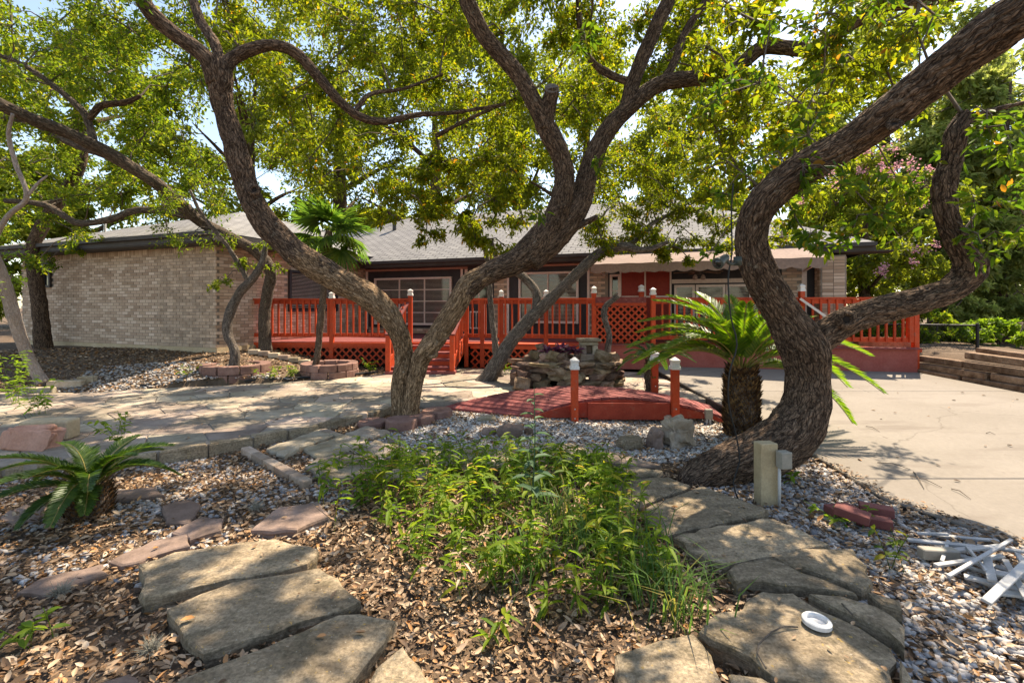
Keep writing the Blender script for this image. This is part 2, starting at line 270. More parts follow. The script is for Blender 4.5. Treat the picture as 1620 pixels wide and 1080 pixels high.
class MB:
    def __init__(s): s.v = []; s.f = []
    def add(s, vs, fs):
        n = len(s.v); s.v += [tuple(v) for v in vs]; s.f += [tuple(i+n for i in f) for f in fs]; return s
    def box(s, c, size, rot=None):
        hx, hy, hz = size[0]/2, size[1]/2, size[2]/2; c = Vector(c)
        pts = [Vector((x, y, z)) for x in (-hx, hx) for y in (-hy, hy) for z in (-hz, hz)]
        if rot is not None: pts = [rot @ p for p in pts]
        return s.add([p+c for p in pts], [(0, 1, 3, 2), (4, 6, 7, 5), (0, 4, 5, 1), (2, 3, 7, 6), (0, 2, 6, 4), (1, 5, 7, 3)])
    def beam(s, a, b, wd, ht, up=(0, 0, 1)):
        """box from a to b: wd sideways, ht along up"""
        a, b = Vector(a), Vector(b); d = (b-a); L = d.length; d.normalize(); sd_ = d.cross(Vector(up))
        if sd_.length < 1e-4: sd_ = d.cross(Vector((1, 0, 0)))
        sd_.normalize(); u = sd_.cross(d)
        return s.box((a+b)/2, (L, wd, ht), Matrix((d, sd_, u)).transposed())
    def prism(s, poly, z0, z1, inset=0.0, jit=0.0):
        """poly: (x,y) list; z0/z1 numbers or functions"""
        if sum(poly[i][0]*poly[(i+1) % len(poly)][1]-poly[(i+1) % len(poly)][0]*poly[i][1] for i in range(len(poly))) < 0: poly = poly[::-1]
        n = len(poly); f0 = z0 if callable(z0) else (lambda x, y: z0); f1 = z1 if callable(z1) else (lambda x, y: z1)
        cx_, cy_ = sum(p[0] for p in poly)/n, sum(p[1] for p in poly)/n
        lo = [(x, y, f0(x, y)) for x, y in poly]
        if inset:
            mid = [(x, y, f1(x, y)-inset) for x, y in poly]
            hi = []
            for x, y in poly:
                d = math.hypot(x-cx_, y-cy_) or 1; k = inset/d
                hi.append((x+(cx_-x)*k, y+(cy_-y)*k, f1(x, y)))
            rings = [lo, mid, hi]
        else: rings = [lo, [(x, y, f1(x, y)) for x, y in poly]]
        vs = [p for r in rings for p in r]; fs = [tuple(reversed(range(n)))]
        for k in range(len(rings)-1):
            for i in range(n): j = (i+1) % n; fs.append((k*n+i, k*n+j, (k+1)*n+j, (k+1)*n+i))
        fs.append(tuple(range((len(rings)-1)*n, len(rings)*n)))
        return s.add(vs, fs)
    def tube(s, pts, rad, n=8, caps=True):
        pts = [Vector(p) for p in pts]; rad = rad if isinstance(rad, (list, tuple)) else [rad]*len(pts)
        u = None; base = len(s.v)
        for i, p in enumerate(pts):
            d = (pts[min(i+1, len(pts)-1)]-pts[max(i-1, 0)]).normalized()
            if u is None: u = d.orthogonal().normalized()
            u = (u-d*u.dot(d)).normalized(); v = d.cross(u)
            s.v += [tuple(p+(u*math.cos(a)+v*math.sin(a))*rad[i]) for a in [2*math.pi*k/n for k in range(n)]]
        for i in range(len(pts)-1):
            for k in range(n):
                j = (k+1) % n; s.f.append((base+i*n+k, base+i*n+j, base+(i+1)*n+j, base+(i+1)*n+k))
        if caps: s.f.append(tuple(base+k for k in reversed(range(n)))); s.f.append(tuple(base+(len(pts)-1)*n+k for k in range(n)))
        return s
    def lathe(s, prof, c=(0, 0, 0), n=16, square=False):
        base = len(s.v); a0 = math.pi/n if square else 0
        for r, z in prof: s.v += [(c[0]+r*math.cos(2*math.pi*k/n+a0), c[1]+r*math.sin(2*math.pi*k/n+a0), c[2]+z) for k in range(n)]
        for i in range(len(prof)-1):
            for k in range(n): j = (k+1) % n; s.f.append((base+i*n+k, base+i*n+j, base+(i+1)*n+j, base+(i+1)*n+k))
        s.f.append(tuple(base+k for k in reversed(range(n)))); s.f.append(tuple(base+(len(prof)-1)*n+k for k in range(n)))
        return s
    def mesh(s, name='m', smooth=False):
        me = bpy.data.meshes.new(name); me.from_pydata(s.v, [], s.f)
        if smooth: me.polygons.foreach_set('use_smooth', [True]*len(me.polygons))
        me.update(); return me
    def build(s, name, m, parent=None, smooth=False): return link(name, s.mesh(name, smooth), m, parent)
def bevel(o, wd=0.006, seg=1):
    md = o.modifiers.new('bevel', 'BEVEL'); md.width = wd; md.segments = seg; md.limit_method = 'ANGLE'; return o
def rock_mesh(name, sx, sy, sz, seed, sub=2, rough=0.22, box=0.42):
    import bmesh
    bm = bmesh.new(); bmesh.ops.create_icosphere(bm, subdivisions=sub, radius=1)
    off = Vector((seed*3.7, seed*1.3, seed*7.9))
    for v in bm.verts:
        p = v.co.copy()
        q = Vector([math.copysign(abs(c)**box, c) for c in p])              # boxier than a ball
        k = 1+rough*mn.noise(p*1.3+off)+rough*0.5*mn.noise(p*3.1+off)
        q = q*0.86*k; v.co = Vector((q.x*sx/2, q.y*sy/2, q.z*sz/2))
    me = bpy.data.meshes.new(name); bm.to_mesh(me); bm.free(); return me
def inside(poly, x, y):
    c = False; n = len(poly)
    for i in range(n):
        x1, y1 = poly[i]; x2, y2 = poly[(i+1) % n]
        if (y1 > y) != (y2 > y) and x < (x2-x1)*(y-y1)/(y2-y1)+x1: c = not c
    return c
def inside_np(poly, X, Y):
    c = np.zeros(X.shape, bool); n = len(poly)
    for i in range(n):
        x1, y1 = poly[i]; x2, y2 = poly[(i+1) % n]
        if y1 == y2: continue
        c ^= ((y1 > Y) != (y2 > Y)) & (X < (x2-x1)*(Y-y1)/(y2-y1)+x1)
    return c
def sst(x, a, b):
    t_ = np.clip((x-a)/(b-a), 0, 1); return t_*t_*(3-2*t_)
def unit(a): return a/np.maximum(np.linalg.norm(a, axis=-1, keepdims=True), 1e-9)

# leaves as numpy batches ------------------------------------------------------
def leaf_batch(Pn, D, N, L, W, fine=True, fold=0.18, droop=0.12):
    D = unit(D); S = unit(np.cross(N, D)); N = np.cross(D, S); n = len(Pn); L = L[:, None]; W = W[:, None]
    def pt(a, s_, h): return Pn+D*L*a+S*W*s_+N*W*h-np.array([0, 0, 1.0])*L*droop*a*a
    if fine:
        V = np.stack([pt(0, 0, 0), pt(.26, .42, fold), pt(.66, .40, fold), pt(1, 0, 0), pt(.66, -.40, fold), pt(.26, -.42, fold), pt(.48, 0, -fold*.5)], 1)
        f = np.array([[0, 1, 6], [1, 2, 6], [2, 3, 6], [3, 4, 6], [4, 5, 6], [5, 0, 6]])
    else:
        V = np.stack([pt(0, 0, 0), pt(.48, .46, fold), pt(1, 0, 0), pt(.48, -.46, fold)], 1)
        f = np.array([[0, 1, 2], [0, 2, 3]])
    k = V.shape[1]
    Fc = (f[None]+(np.arange(n)*k)[:, None, None]).reshape(-1, 3)
    return V.reshape(-1, 3), Fc
class Batch:
    def __init__(s): s.V = []; s.F = []; s.n = 0
    def add(s, V, Fc): s.V.append(V); s.F.append(Fc+s.n); s.n += len(V)
    def build(s, name, m, parent=None, smooth=False):
        return link(name, np_mesh(name, np.concatenate(s.V), np.concatenate(s.F), smooth), m, parent)
def twig_batch(A, B, ra, rb):
    """three-sided twigs A->B"""
    D = unit(B-A); U = unit(np.cross(D, np.array([.3, .2, .93]))); V_ = np.cross(D, U); n = len(A)
    rings = []
    for Q, r in ((A, ra), (B, rb)):
        for k in range(3):
            a = 2*math.pi*k/3; rings.append(Q+(U*math.cos(a)+V_*math.sin(a))*np.asarray(r).reshape(-1, 1))
    V = np.stack(rings, 1); f = np.array([[0, 1, 4], [0, 4, 3], [1, 2, 5], [1, 5, 4], [2, 0, 3], [2, 3, 5]])
    return V.reshape(-1, 3), (f[None]+(np.arange(n)*6)[:, None, None]).reshape(-1, 3)

# limbs with real bark relief ---------------------------------------------------
def crom(pts, step):
    """Catmull-Rom through (Vector, r) pairs"""
    P4 = [np.array([*p, r]) for p, r in pts]; P4 = [2*P4[0]-P4[1]]+P4+[2*P4[-1]-P4[-2]]
    out = []
    for i in range(1, len(P4)-2):
        a, b_, c, d = P4[i-1:i+3]; n = max(2, int(np.linalg.norm(c[:3]-b_[:3])/step))
        for k in range(n):
            t_ = k/n; out.append(0.5*((2*b_)+(c-a)*t_+(2*a-5*b_+4*c-d)*t_*t_+(3*b_-a-3*c+d)*t_**3))
    out.append(P4[-2]); return np.array(out)
def bark_tube(name, pts, m, parent, nseg=48, step=0.03, amp=0.010, cell=0.026, lump=0.10, knots=(), v0=0.0, closed_end=True):
    Q = crom(pts, step); Pn = Q[:, :3]; rad = np.maximum(Q[:, 3], 0.004)
    seed = Vector((sum(map(ord, name)) % 7, v0*1.7, 3.1))
    u = None; V = []; coord = []; ridge = []; L = v0; prev = None
    kk = 1/cell
    for i in range(len(Pn)):
        p = Vector(Pn[i]); d = Vector(Pn[min(i+1, len(Pn)-1)]-Pn[max(i-1, 0)]).normalized()
        if u is None: u = d.orthogonal().normalized()
        u = (u-d*u.dot(d)).normalized(); v = d.cross(u)
        if prev is not None: L += (p-prev).length
        prev = p; r = rad[i]
        for k in range(nseg):
            a = 2*math.pi*k/nseg; ca, sa = math.cos(a), math.sin(a)
            q = Vector((ca*r, sa*r, L))
            if amp:
                wv = mn.noise(q*9)*0.012
                h = min(1.0, abs(mn.noise(Vector(((q.x+wv)*kk, (q.y-wv)*kk, L*kk*0.17))))*3.6+.1*abs(mn.noise(q*60)))
            else: h = 0.6
            lo = (mn.noise(Vector((q.x*4, q.y*4, L*3.2)))+.55*mn.noise(Vector((q.x*11, q.y*11, L*8))))*lump*r*1.25
            dirv = u*ca+v*sa; rr = r+lo+(h-0.6)*amp
            V.append(p+dirv*rr); coord.append((q.x, q.y, L)); ridge.append(h)
    V = np.array([tuple(x) for x in V]); n = len(Pn)
    for kc, kr, ka in knots:                                       # swollen bosses with a hollow in the middle
        dist = np.linalg.norm(V-np.array(kc), axis=1); g_ = dist/kr
        nrm = unit(V-np.repeat(Pn, nseg, 0)); V += nrm*(ka*(np.exp(-(g_*1.1)**2)-1.7*np.exp(-(g_*2.6)**2)))[:, None]
    I = np.arange(n-1)[:, None]*nseg+np.arange(nseg)[None]; J = np.arange(n-1)[:, None]*nseg+(np.arange(nseg)[None]+1) % nseg
    Fq = np.stack([I, J, J+nseg, I+nseg], -1).reshape(-1, 4)
    me = np_mesh(name, V, Fq, True)
    if closed_end:
        import bmesh
        bm = bmesh.new(); bm.from_mesh(me); bmesh.ops.holes_fill(bm, edges=[e for e in bm.edges if e.is_boundary], sides=0); bm.to_mesh(me); bm.free()
    at = me.attributes.new('bark', 'FLOAT_VECTOR', 'POINT'); at.data.foreach_set('vector', np.array(coord, np.float32).ravel())
    ar = me.attributes.new('ridge', 'FLOAT', 'POINT'); ar.data.foreach_set('value', np.array(ridge, np.float32))
    o = link(name, me, m, parent); return o, Q
def limb(pxs, dz=0):
    """(x, y, depth, width px) -> (point, radius)"""
    return [(P(x, y, d), wd*0.68/2/F*d) for x, y, d, wd in pxs]

def tree_crown(tree, clusters, m, Lr, n_leaf, anchors, fine=False, wl=0.5, twigs=7, flat=0.75, name='crown', tname='twigs', tw_r=0.008):
    """clusters (k,4): centre and radius; leaves sit on twigs that grow from the nearest limb"""
    B = Batch(); T = Batch(); A_ = np.array(anchors)
    d0 = np.array([np.linalg.norm(A_-c4[:3], axis=1).min() for c4 in clusters])
    for ci in np.argsort(d0):
        c4 = clusters[ci]; c = c4[:3]; R = c4[3]
        j = np.argmin(np.linalg.norm(A_-c, axis=1)); a = A_[j]; A_ = np.vstack([A_, c, (a+c)/2])
        mid = (a+c)/2+rng.normal(0, 0.08, 3)*np.linalg.norm(c-a)+np.array([0, 0, .08])
        for s_, e_, r1, r2 in ((a, mid, tw_r*2.2, tw_r*1.6), (mid, c, tw_r*1.6, tw_r*1.1)): T.add(*twig_batch(s_[None], e_[None], [r1], [r2]))
        off = unit(rng.normal(size=(twigs, 3)))*(R*rng.uniform(.45, 1.0, (twigs, 1))); off[:, 2] = off[:, 2]*flat-0.12*R
        E = c+off; T.add(*twig_batch(np.repeat(c[None], twigs, 0), E, [tw_r*.8]*twigs, [tw_r*.35]*twigs))
        n = max(3, int(n_leaf*rng.uniform(.65, 1.35))); k = rng.integers(0, twigs, n); t_ = rng.uniform(.15, 1.08, n)[:, None]**0.7
        Pn = c+(E[k]-c)*t_+rng.normal(0, .13*R, (n, 3))
        D = unit(E[k]-c)*.6+rng.normal(0, .75, (n, 3)); D[:, 2] -= .25
        N = rng.normal(0, .7, (n, 3)); N[:, 2] += .75
        L = rng.uniform(*Lr, n); B.add(*leaf_batch(Pn, D, N, L, L*wl*rng.uniform(.8, 1.15, n), fine))
    o = tag(B.build(name, m, tree), kind='stuff'); tw = tag(T.build(tname, 'twig', tree), kind='stuff')
    return o, tw
DENS = 0.92
def px_clusters(rects):
    out = []
    for x0, y0, x1, y1, d0, d1, n, r0, r1 in rects:
        for i in range(int(n*DENS)):
            d = random.uniform(d0, d1); p = P(random.uniform(x0, x1), random.uniform(y0, y1), d)
            out.append((*p, random.uniform(r0, r1)))
    return np.array(out)

# ================================================================== SETTING
YAW = R_(20); UU = Vector((math.cos(YAW), -math.sin(YAW), 0)); VV = Vector((math.sin(YAW), math.cos(YAW), 0)); P0 = Vector((-4.6, 14.7, 0))
def H(u, v, z=0.0): return P0+UU*u+VV*v+Vector((0, 0, z))       # house frame: u along the facade, v into the house
PATIO = [(-13, 4.3), (-6.5, 4.1), (-4.4, 4.05), (-3.38, 4.47), (-2.74, 4.95), (-2.3, 5.54), (-1.85, 6.07), (-1.62, 6.75), (-1.05, 6.78), (0.0, 6.95), (2.9, 7.0), (2.9, 9.86),
         (1.8, 10.1), (-1.0, 10.55), (-2.6, 10.6), (-2.65, 9.5), (-3.69, 8.8), (-5.0, 8.25), (-6.2, 7.85), (-7.65, 7.05), (-13, 6.6)]
DRIVE = [(3.25, 2.0), (3.2, 2.94), (3.02, 3.3), (2.86, 3.6), (2.92, 4.33), (2.96, 5.2), (2.92, 6.4), (2.91, 9.86), (7.9, 9.12), (7.95, 7.3), (8.02, 6.0), (8.5, 4.0), (9.5, 2.0)]
ZP = 0.13
def zdrive(x, y): return 0.03+0.034*(y-3.5)
def gnd(X, Y):
    X = np.asarray(X, float); Y = np.asarray(Y, float)
    d = -0.342*(X+6.31)-0.94*(Y-10)
    rise = 0.42*(1-sst(d, 0.1, 3.0))*(1-sst(X, -6.0, -3.2))
    z = 0.02*np.sin(X*1.7+0.4)*np.cos(Y*2.1)+0.10*sst(Y, 7.6, 9.3)*(1-sst(X, 2.0, 3.0))+rise
    z = z+0.55*sst(X-8.0-(8.0-Y)*0.12, 0.0, 1.2)*sst(Y, 4.0, 6.5)   # bank behind the timbers
    z = z+0.03*np.exp(-((X+0.6)**2+(Y-5.9)**2)/1.0)
    inp = inside_np(PATIO, X, Y) | inside_np(DRIVE, X, Y)
    return np.where(inp, np.minimum(z, -0.05), z)
def gz(x, y): return float(gnd(np.array([x]), np.array([y]))[0])
xs = np.concatenate([np.linspace(-300, -14, 18), np.arange(-13.5, 13.5, 0.12), np.linspace(14, 300, 18)])
ys = np.concatenate([np.linspace(-60, 0, 8), np.arange(0.3, 16, 0.12), np.linspace(16.5, 60, 14), np.linspace(75, 500, 8)])
GX, GY = np.meshgrid(xs, ys); GZ = gnd(GX, GY)
nx, ny = len(xs), len(ys); I = (np.arange(ny-1)[:, None]*nx+np.arange(nx-1)[None])
tag(link('ground', np_mesh('ground', np.stack([GX, GY, GZ], -1).reshape(-1, 3), np.stack([I, I+1, I+nx+1, I+nx], -1).reshape(-1, 4), True), 'soil'), kind='structure')

# driveway ---------------------------------------------------------------------
def fine_poly(poly, step):
    out = []
    for i in range(len(poly)):
        a, b_ = Vector(poly[i]), Vector(poly[(i+1) % len(poly)]); n = max(1, int((b_-a).length/step))
        out += [tuple(a.lerp(b_, k/n)) for k in range(n)]
    return out
def split_y(poly, yc, keep_above):
    out = []; n = len(poly)
    for i in range(n):
        a, b_ = poly[i], poly[(i+1) % n]; ia, ib = (a[1] > yc) == keep_above, (b_[1] > yc) == keep_above
        if ia: out.append(a)
        if ia != ib: t_ = (yc-a[1])/(b_[1]-a[1]); out.append((a[0]+(b_[0]-a[0])*t_, yc))
    return out
drv = tag(bpy.data.objects.new('driveway', MB().prism(DRIVE, -0.3, lambda x, y: zdrive(x, y)-0.02).mesh('driveway')), kind='structure'); C.objects.link(drv); drv.data.materials.append(M['dark_void'])
for lo, hi in ((0, 3.955), (3.967, 7.4), (7.41, 12)):
    pl = split_y(split_y(DRIVE, lo, True), hi, False)
    bevel(link('slab', MB().prism(pl, -0.12, zdrive).mesh('slab'), 'concrete', drv), 0.008)

# flagstone patio -----------------------------------------------------------------
pat = tag(link('patio', MB().prism(PATIO, -0.2, ZP-0.012).mesh('patio'), 'mortar'), kind='structure')
def clip_half(poly, px, py, nx_, ny_):
    out = []; n = len(poly)
    for i in range(n):
        a, b_ = poly[i], poly[(i+1) % n]; da = (a[0]-px)*nx_+(a[1]-py)*ny_; db = (b_[0]-px)*nx_+(b_[1]-py)*ny_
        if da <= 0: out.append(a)
        if (da < 0) != (db < 0) and da != db: t_ = da/(da-db); out.append((a[0]+(b_[0]-a[0])*t_, a[1]+(b_[1]-a[1])*t_))
    return out
def near_on(poly, x, y):
    best = None
    for i in range(len(poly)):
        a, b_ = Vector(poly[i]), Vector(poly[(i+1) % len(poly)]); d = b_-a
        t_ = max(0, min(1, (Vector((x, y))-a).dot(d)/d.length_squared)); q = a+d*t_; e = (q-Vector((x, y))).length
        if best is None or e < best[0]: best = (e, q)
    return best
def crazy_paving(poly, sp, parent, m, top, thick, gap=0.012, xr=(-9.5, 3.2), yr=(3.8, 10.8), name='flagstone'):
    r = random.Random(3); seeds = []
    y = yr[0]
    while y < yr[1]:
        x = xr[0]
        while x < xr[1]:
            seeds.append((x+r.uniform(-.42, .42)*sp, y+r.uniform(-.4, .4)*sp)); x += sp*r.uniform(.75, 1.35)
        y += sp*0.8
    for i, (x, y) in enumerate(seeds):
        if not inside(poly, x, y): continue
        cell = [(x-2, y-2), (x+2, y-2), (x+2, y+2), (x-2, y+2)]
        for j, (a, b_) in enumerate(seeds):
            dx, dy = a-x, b_-y; L = math.hypot(dx, dy)
            if j == i or L > 3.2*sp: continue
            k = 0.5-gap/2/L; cell = clip_half(cell, x+dx*k, y+dy*k, dx/L, dy/L)
            if len(cell) < 3: break
        if len(cell) < 3: continue
        cell = [p if inside(poly, *p) else tuple(near_on(poly, *p)[1]) for p in cell]
        cell = [p for k, p in enumerate(cell) if math.dist(p, cell[k-1]) > 0.02]
        if len(cell) < 3: continue
        wob = []
        for k in range(len(cell)):
            a, b_ = cell[k], cell[(k+1) % len(cell)]; wob.append(a)
            if math.dist(a, b_) > 0.2: wob.append(((a[0]+b_[0])/2+r.uniform(-.008, .008), (a[1]+b_[1])/2+r.uniform(-.008, .008)))
        zt = top+r.uniform(-.004, .004); tx, ty = r.uniform(-.006, .006), r.uniform(-.006, .006)
        me = MB().prism([(p[0]-x, p[1]-y) for p in wob], -thick, lambda a, b_: a*tx+b_*ty, 0.006).mesh(name)
        link(name, me, m, parent, (x, y, zt))
crazy_paving(PATIO, 0.56, pat, 'patio_stone', ZP, 0.03)
edge = [(-6.5, 4.1), (-4.4, 4.05), (-3.38, 4.47), (-2.74, 4.95), (-2.3, 5.54), (-1.85, 6.07), (-1.7, 6.5)]
for i in range(len(edge)-1):                                            # rough faced stones along the step
    a, b_ = Vector(edge[i]), Vector(edge[i+1]); n = max(1, round((b_-a).length/0.36)); nv = Vector((b_.y-a.y, a.x-b_.x)).normalized()
    for k in range(n):
        p, q = a.lerp(b_, k/n+.01), a.lerp(b_, (k+1)/n-.01); o_ = 0.03+random.uniform(-.03, .03)
        pl = [tuple(p-nv*.1), tuple(q-nv*.1), tuple(q+nv*o_), tuple(p.lerp(q, .5)+nv*(o_+random.uniform(-.015, .02))), tuple(p+nv*(o_+random.uniform(-.01, .01)))]
        MB().prism(pl, -0.06, ZP-0.006+random.uniform(-.012, .008), 0.016).build('edge_stone', 'patio_edge', pat)

# stone path in the foreground ---------------------------------------------------------
ST = 0.085
path = tag(bpy.data.objects.new('stone_path', None), kind='structure'); C.objects.link(path); path['_w'] = (0, 0, 0)
def slab(pxs, top=ST, thick=0.12, m='slab_stone', inset=0.007, name='flagstone', parent=path, seed=None):
    r = random.Random(seed if seed is not None else int(pxs[0][0]*7+pxs[0][1]))
    pts = [G(x, y, top) for x, y in pxs]; poly = []
    for i in range(len(pts)):
        a, b_ = pts[i], pts[(i+1) % len(pts)]; n = max(1, int((b_-a).length/0.07)); nv = Vector((b_.y-a.y, a.x-b_.x)).normalized()
        for k in range(n):
            q = a.lerp(b_, k/n); j = 0 if k == 0 else r.choice((-.018, -.006, 0, .004, .008, .012))+r.uniform(-.005, .005); poly.append((q.x+nv.x*j, q.y+nv.y*j))
    c = (sum(p[0] for p in poly)/len(poly), sum(p[1] for p in poly)/len(poly))
    tx, ty = r.uniform(-.02, .02), r.uniform(-.02, .02)
    # ragged rim: lower ring pushed out, mid ledge, top ring, interior grid ring with relief
    if sum(poly[i][0]*poly[(i+1) % len(poly)][1]-poly[(i+1) % len(poly)][0]*poly[i][1] for i in range(len(poly))) < 0: poly = poly[::-1]
    n = len(poly); mb = MB(); rings = []
    for sc, dz in ((0.95, -thick), (0.985, -thick*.72), (0.97, -thick*.5), (0.99, -thick*.3), (0.975, -inset), (None, 0.0), (0.55, 0.004)):
        ring = []
        for i, (x, y) in enumerate(poly):
            dx, dy = x-c[0], y-c[1]; L = math.hypot(dx, dy)
            if sc is None: k = max(0.3, .975-(inset+r.uniform(0, .012))/L)
            else: k = sc+(r.uniform(-.022, .018) if dz < -inset else 0)
            X, Y = c[0]+dx*k, c[1]+dy*k
            ring.append((X-c[0], Y-c[1], dz+dx*k*tx+dy*k*ty+(0.006*mn.noise(Vector((X*6, Y*6, 1))) if dz > -.05 else 0)))
        rings.append(ring)
    vs = [p for q in rings for p in q]+[(0, 0, 0.004)]; fs = []
    for k in range(6):
        for i in range(n): j = (i+1) % n; fs.append((k*n+i, k*n+j, (k+1)*n+j, (k+1)*n+i))
    for i in range(n): fs.append((6*n+i, 6*n+(i+1) % n, 7*n))
    mb.add(vs, fs); return link(name, mb.mesh(name), m, parent, (c[0], c[1], top))
SL = {}
for key, px in {
    'L1': [(215, 893), (271, 873), (382, 855), (438, 849), (507, 867), (489, 889), (444, 902), (311, 927), (227, 947)],
    'L2': [(260, 962), (311, 938), (391, 915), (507, 896), (545, 925), (574, 948), (470, 983), (430, 1000), (320, 1033), (290, 1008)],
    'L3': [(220, 1105), (300, 1068), (360, 1045), (450, 1007), (540, 966), (628, 974), (612, 1010), (572, 1060), (540, 1100), (400, 1135), (250, 1140)],
    'L4': [(637, 1018), (665, 1050), (682, 1088), (655, 1120), (560, 1110), (596, 1052)],
    'R1': [(955, 776), (985, 758), (1058, 754), (1094, 766), (1062, 780), (1013, 799), (975, 790)],
    'R2': [(1016, 803), (1041, 791), (1111, 768), (1217, 805), (1200, 814), (1070, 840), (1050, 846), (1025, 827)],
    'R3': [(1062, 848), (1123, 832), (1225, 818), (1314, 860), (1286, 866), (1152, 892), (1103, 876)],
    'R4': [(1150, 900), (1176, 886), (1215, 881), (1266, 903), (1325, 923), (1358, 940), (1318, 934), (1188, 917), (1164, 921)],
    'R5': [(1222, 879), (1270, 867), (1351, 866), (1373, 893), (1375, 925), (1364, 932), (1330, 917), (1272, 898), (1257, 899)],
    'R6': [(1103, 998), (1135, 966), (1172, 962), (1180, 945), (1204, 931), (1253, 932), (1298, 960), (1363, 988), (1412, 1021), (1416, 1080), (1380, 1115), (1225, 1074), (1184, 1039)],
    'R7': [(1278, 936), (1327, 939), (1388, 958), (1433, 990), (1433, 1023), (1410, 1002), (1361, 976), (1312, 955)],
    'R8': [(1372, 935), (1424, 950), (1428, 964), (1394, 955)],
    'R9': [(970, 1035), (1013, 1019), (1098, 1000), (1127, 1035), (1145, 1080), (1147, 1120), (1000, 1125), (972, 1064)],
    'R10': [(1152, 1064), (1204, 1068), (1237, 1087), (1230, 1120), (1165, 1110)],
    'R11': [(870, 1078), (990, 1076), (985, 1120), (880, 1120)],
    'R12': [(1424, 1040), (1445, 1075), (1450, 1110), (1425, 1105)],
    'R13': [(945, 741), (1005, 737), (1050, 744), (1040, 751), (970, 756), (945, 752)]}.items():
    SL[key] = slab(px)
for px in ([(25, 935), (60, 913), (165, 889), (172, 905), (70, 940)], [(170, 886), (240, 853), (298, 843), (302, 862), (190, 893)],
           [(270, 840), (320, 815), (355, 818), (350, 838), (300, 852)], [(255, 800), (300, 788), (318, 800), (300, 828), (262, 826)],
           [(165, 775), (245, 768), (262, 782), (180, 790)], [(395, 838), (440, 800), (505, 790), (520, 815), (470, 838)], [(0, 815), (40, 795), (80, 800), (60, 822), (10, 832)],
           [(140, 1085), (205, 1062), (225, 1072), (200, 1100)]):
    slab(px, 0.045, 0.08, 'brown_stone', 0.008)
# inner path strip leading to the patio, and its pale flagstones
for px in ([(478, 708), (548, 685), (585, 690), (560, 712), (500, 722)], [(545, 684), (580, 672), (618, 682), (590, 692)], [(560, 716), (592, 694), (640, 706), (625, 724)],
           [(482, 738), (500, 724), (556, 716), (618, 728), (600, 748), (520, 757)], [(420, 708), (470, 690), (508, 678), (540, 684), (476, 706), (450, 722)], [(600, 752), (640, 730), (690, 736), (670, 760)],
           [(655, 716), (740, 706), (815, 712), (830, 726), (740, 740), (660, 734)], [(808, 707), (860, 699), (905, 700), (945, 713), (930, 730), (840, 724)], [(948, 714), (985, 716), (1048, 736), (1000, 734), (942, 728)]):
    slab(px, 0.06, 0.09, 'tan_stone', 0.01)
def edging(pa, pb, n, z=0.07, wd=0.09, ht=0.1, m='tan_stone'):
    a, b_ = G(*pa, z), G(*pb, z); a.z = b_.z = z-ht/2
    for k in range(n):
        mb = MB().beam((0, 0, 0), (b_-a)*(1/n*.95), wd*random.uniform(.85, 1.1), ht); bevel(link('edging_stone', mb.mesh('edging_stone'), m, path, a.lerp(b_, k/n)), 0.012, 2)
edging((388, 706), (488, 760), 5); edging((510, 678), (645, 722), 6)

# ================================================================== HOUSE
house = thing('brick_house', H(0, 0, 0.5), 'low pale brick ranch house with grey shingle hip roof behind the red deck', 'house')
ZE = 2.9
def wall_uv(name, u0, v0, u1, v1, z0, z1, m, th=0.12, parent=house):
    a, b_ = H(u0, v0, (z0+z1)/2), H(u1, v1, (z0+z1)/2); d = (b_-a).normalized(); n = Vector((-d.y, d.x, 0))   # n points into the wall when walking left->right seen from outside
    return MB().beam(a+n*th/2, b_+n*th/2, th, z1-z0).build(name, m, parent)
wl = wall_uv('front_wall', -7.15, -5, 0, -5, 0.3, 2.9, 'mortar')
wr = wall_uv('side_wall', 0, -4.998, 0, 0, 0.3, 2.9, 'mortar')
brick_me = MB().box((0, 0, 0), (0.192, 0.03, 0.058)).mesh('brick'); brick_me.materials.append(M['brick'])
sold_me = MB().box((0, 0, 0), (0.058, 0.036, 0.2)).mesh('brick'); sold_me.materials.append(M['brick'])
rotU = (0, 0, -YAW); rest = MB(); cnt = 0
WIN = (-6.45, -5.85, 2.02, 2.62)
for r_i in range(30):
    z = 0.655+r_i*0.0695; off = 0.1025 if r_i % 2 else 0
    for c_i in range(36):
        u = -0.1-c_i*0.205-off
        if r_i % 2 and c_i == 0: rest.box(H(-0.052, -5, z), (0.096, 0.03, 0.058), Matrix.Rotation(-YAW, 3, 'Z'))
        if u < -7.08 or (WIN[0]-.1 < u < WIN[1]+.1 and z > WIN[2]-.03): continue
        if c_i < 9 and cnt < 270:
            link('brick', brick_me, None, wl, H(u, -5.0+random.uniform(-.0015, .0015), z), rotU); cnt += 1
        else: rest.box(H(u, -5.0+random.uniform(-.0015, .0015), z), (0.192, 0.03, 0.058), Matrix.Rotation(-YAW, 3, 'Z'))
k = 0
for c_i in range(104):
    u = -0.035-c_i*0.0685
    if u < -6.0: continue
    if c_i < 30: link('brick', sold_me, None, wl, H(u, -5.003, 2.79), rotU)
    else: rest.box(H(u, -5.003, 2.79), (0.058, 0.036, 0.2), Matrix.Rotation(-YAW, 3, 'Z'))
tag(rest.build('brick_courses', 'brick_field', wl), kind='stuff')
rest = MB(); RV = Matrix.Rotation(-YAW+math.pi/2, 3, 'Z')
SW = (-3.05, -1.35, 1.38, 2.42)      # window in the side wall (v range, z range)
for r_i in range(32):
    z = 0.655+r_i*0.0695; off = 0.1025 if r_i % 2 else 0
    for c_i in range(25):
        v = -4.9+c_i*0.205+off-0.05
        if v > -0.08 or (SW[0]-.08 < v < SW[1]+.08 and SW[2] < z < SW[3]): continue
        rest.box(H(0.0, v, z), (0.192, 0.03, 0.058), RV)
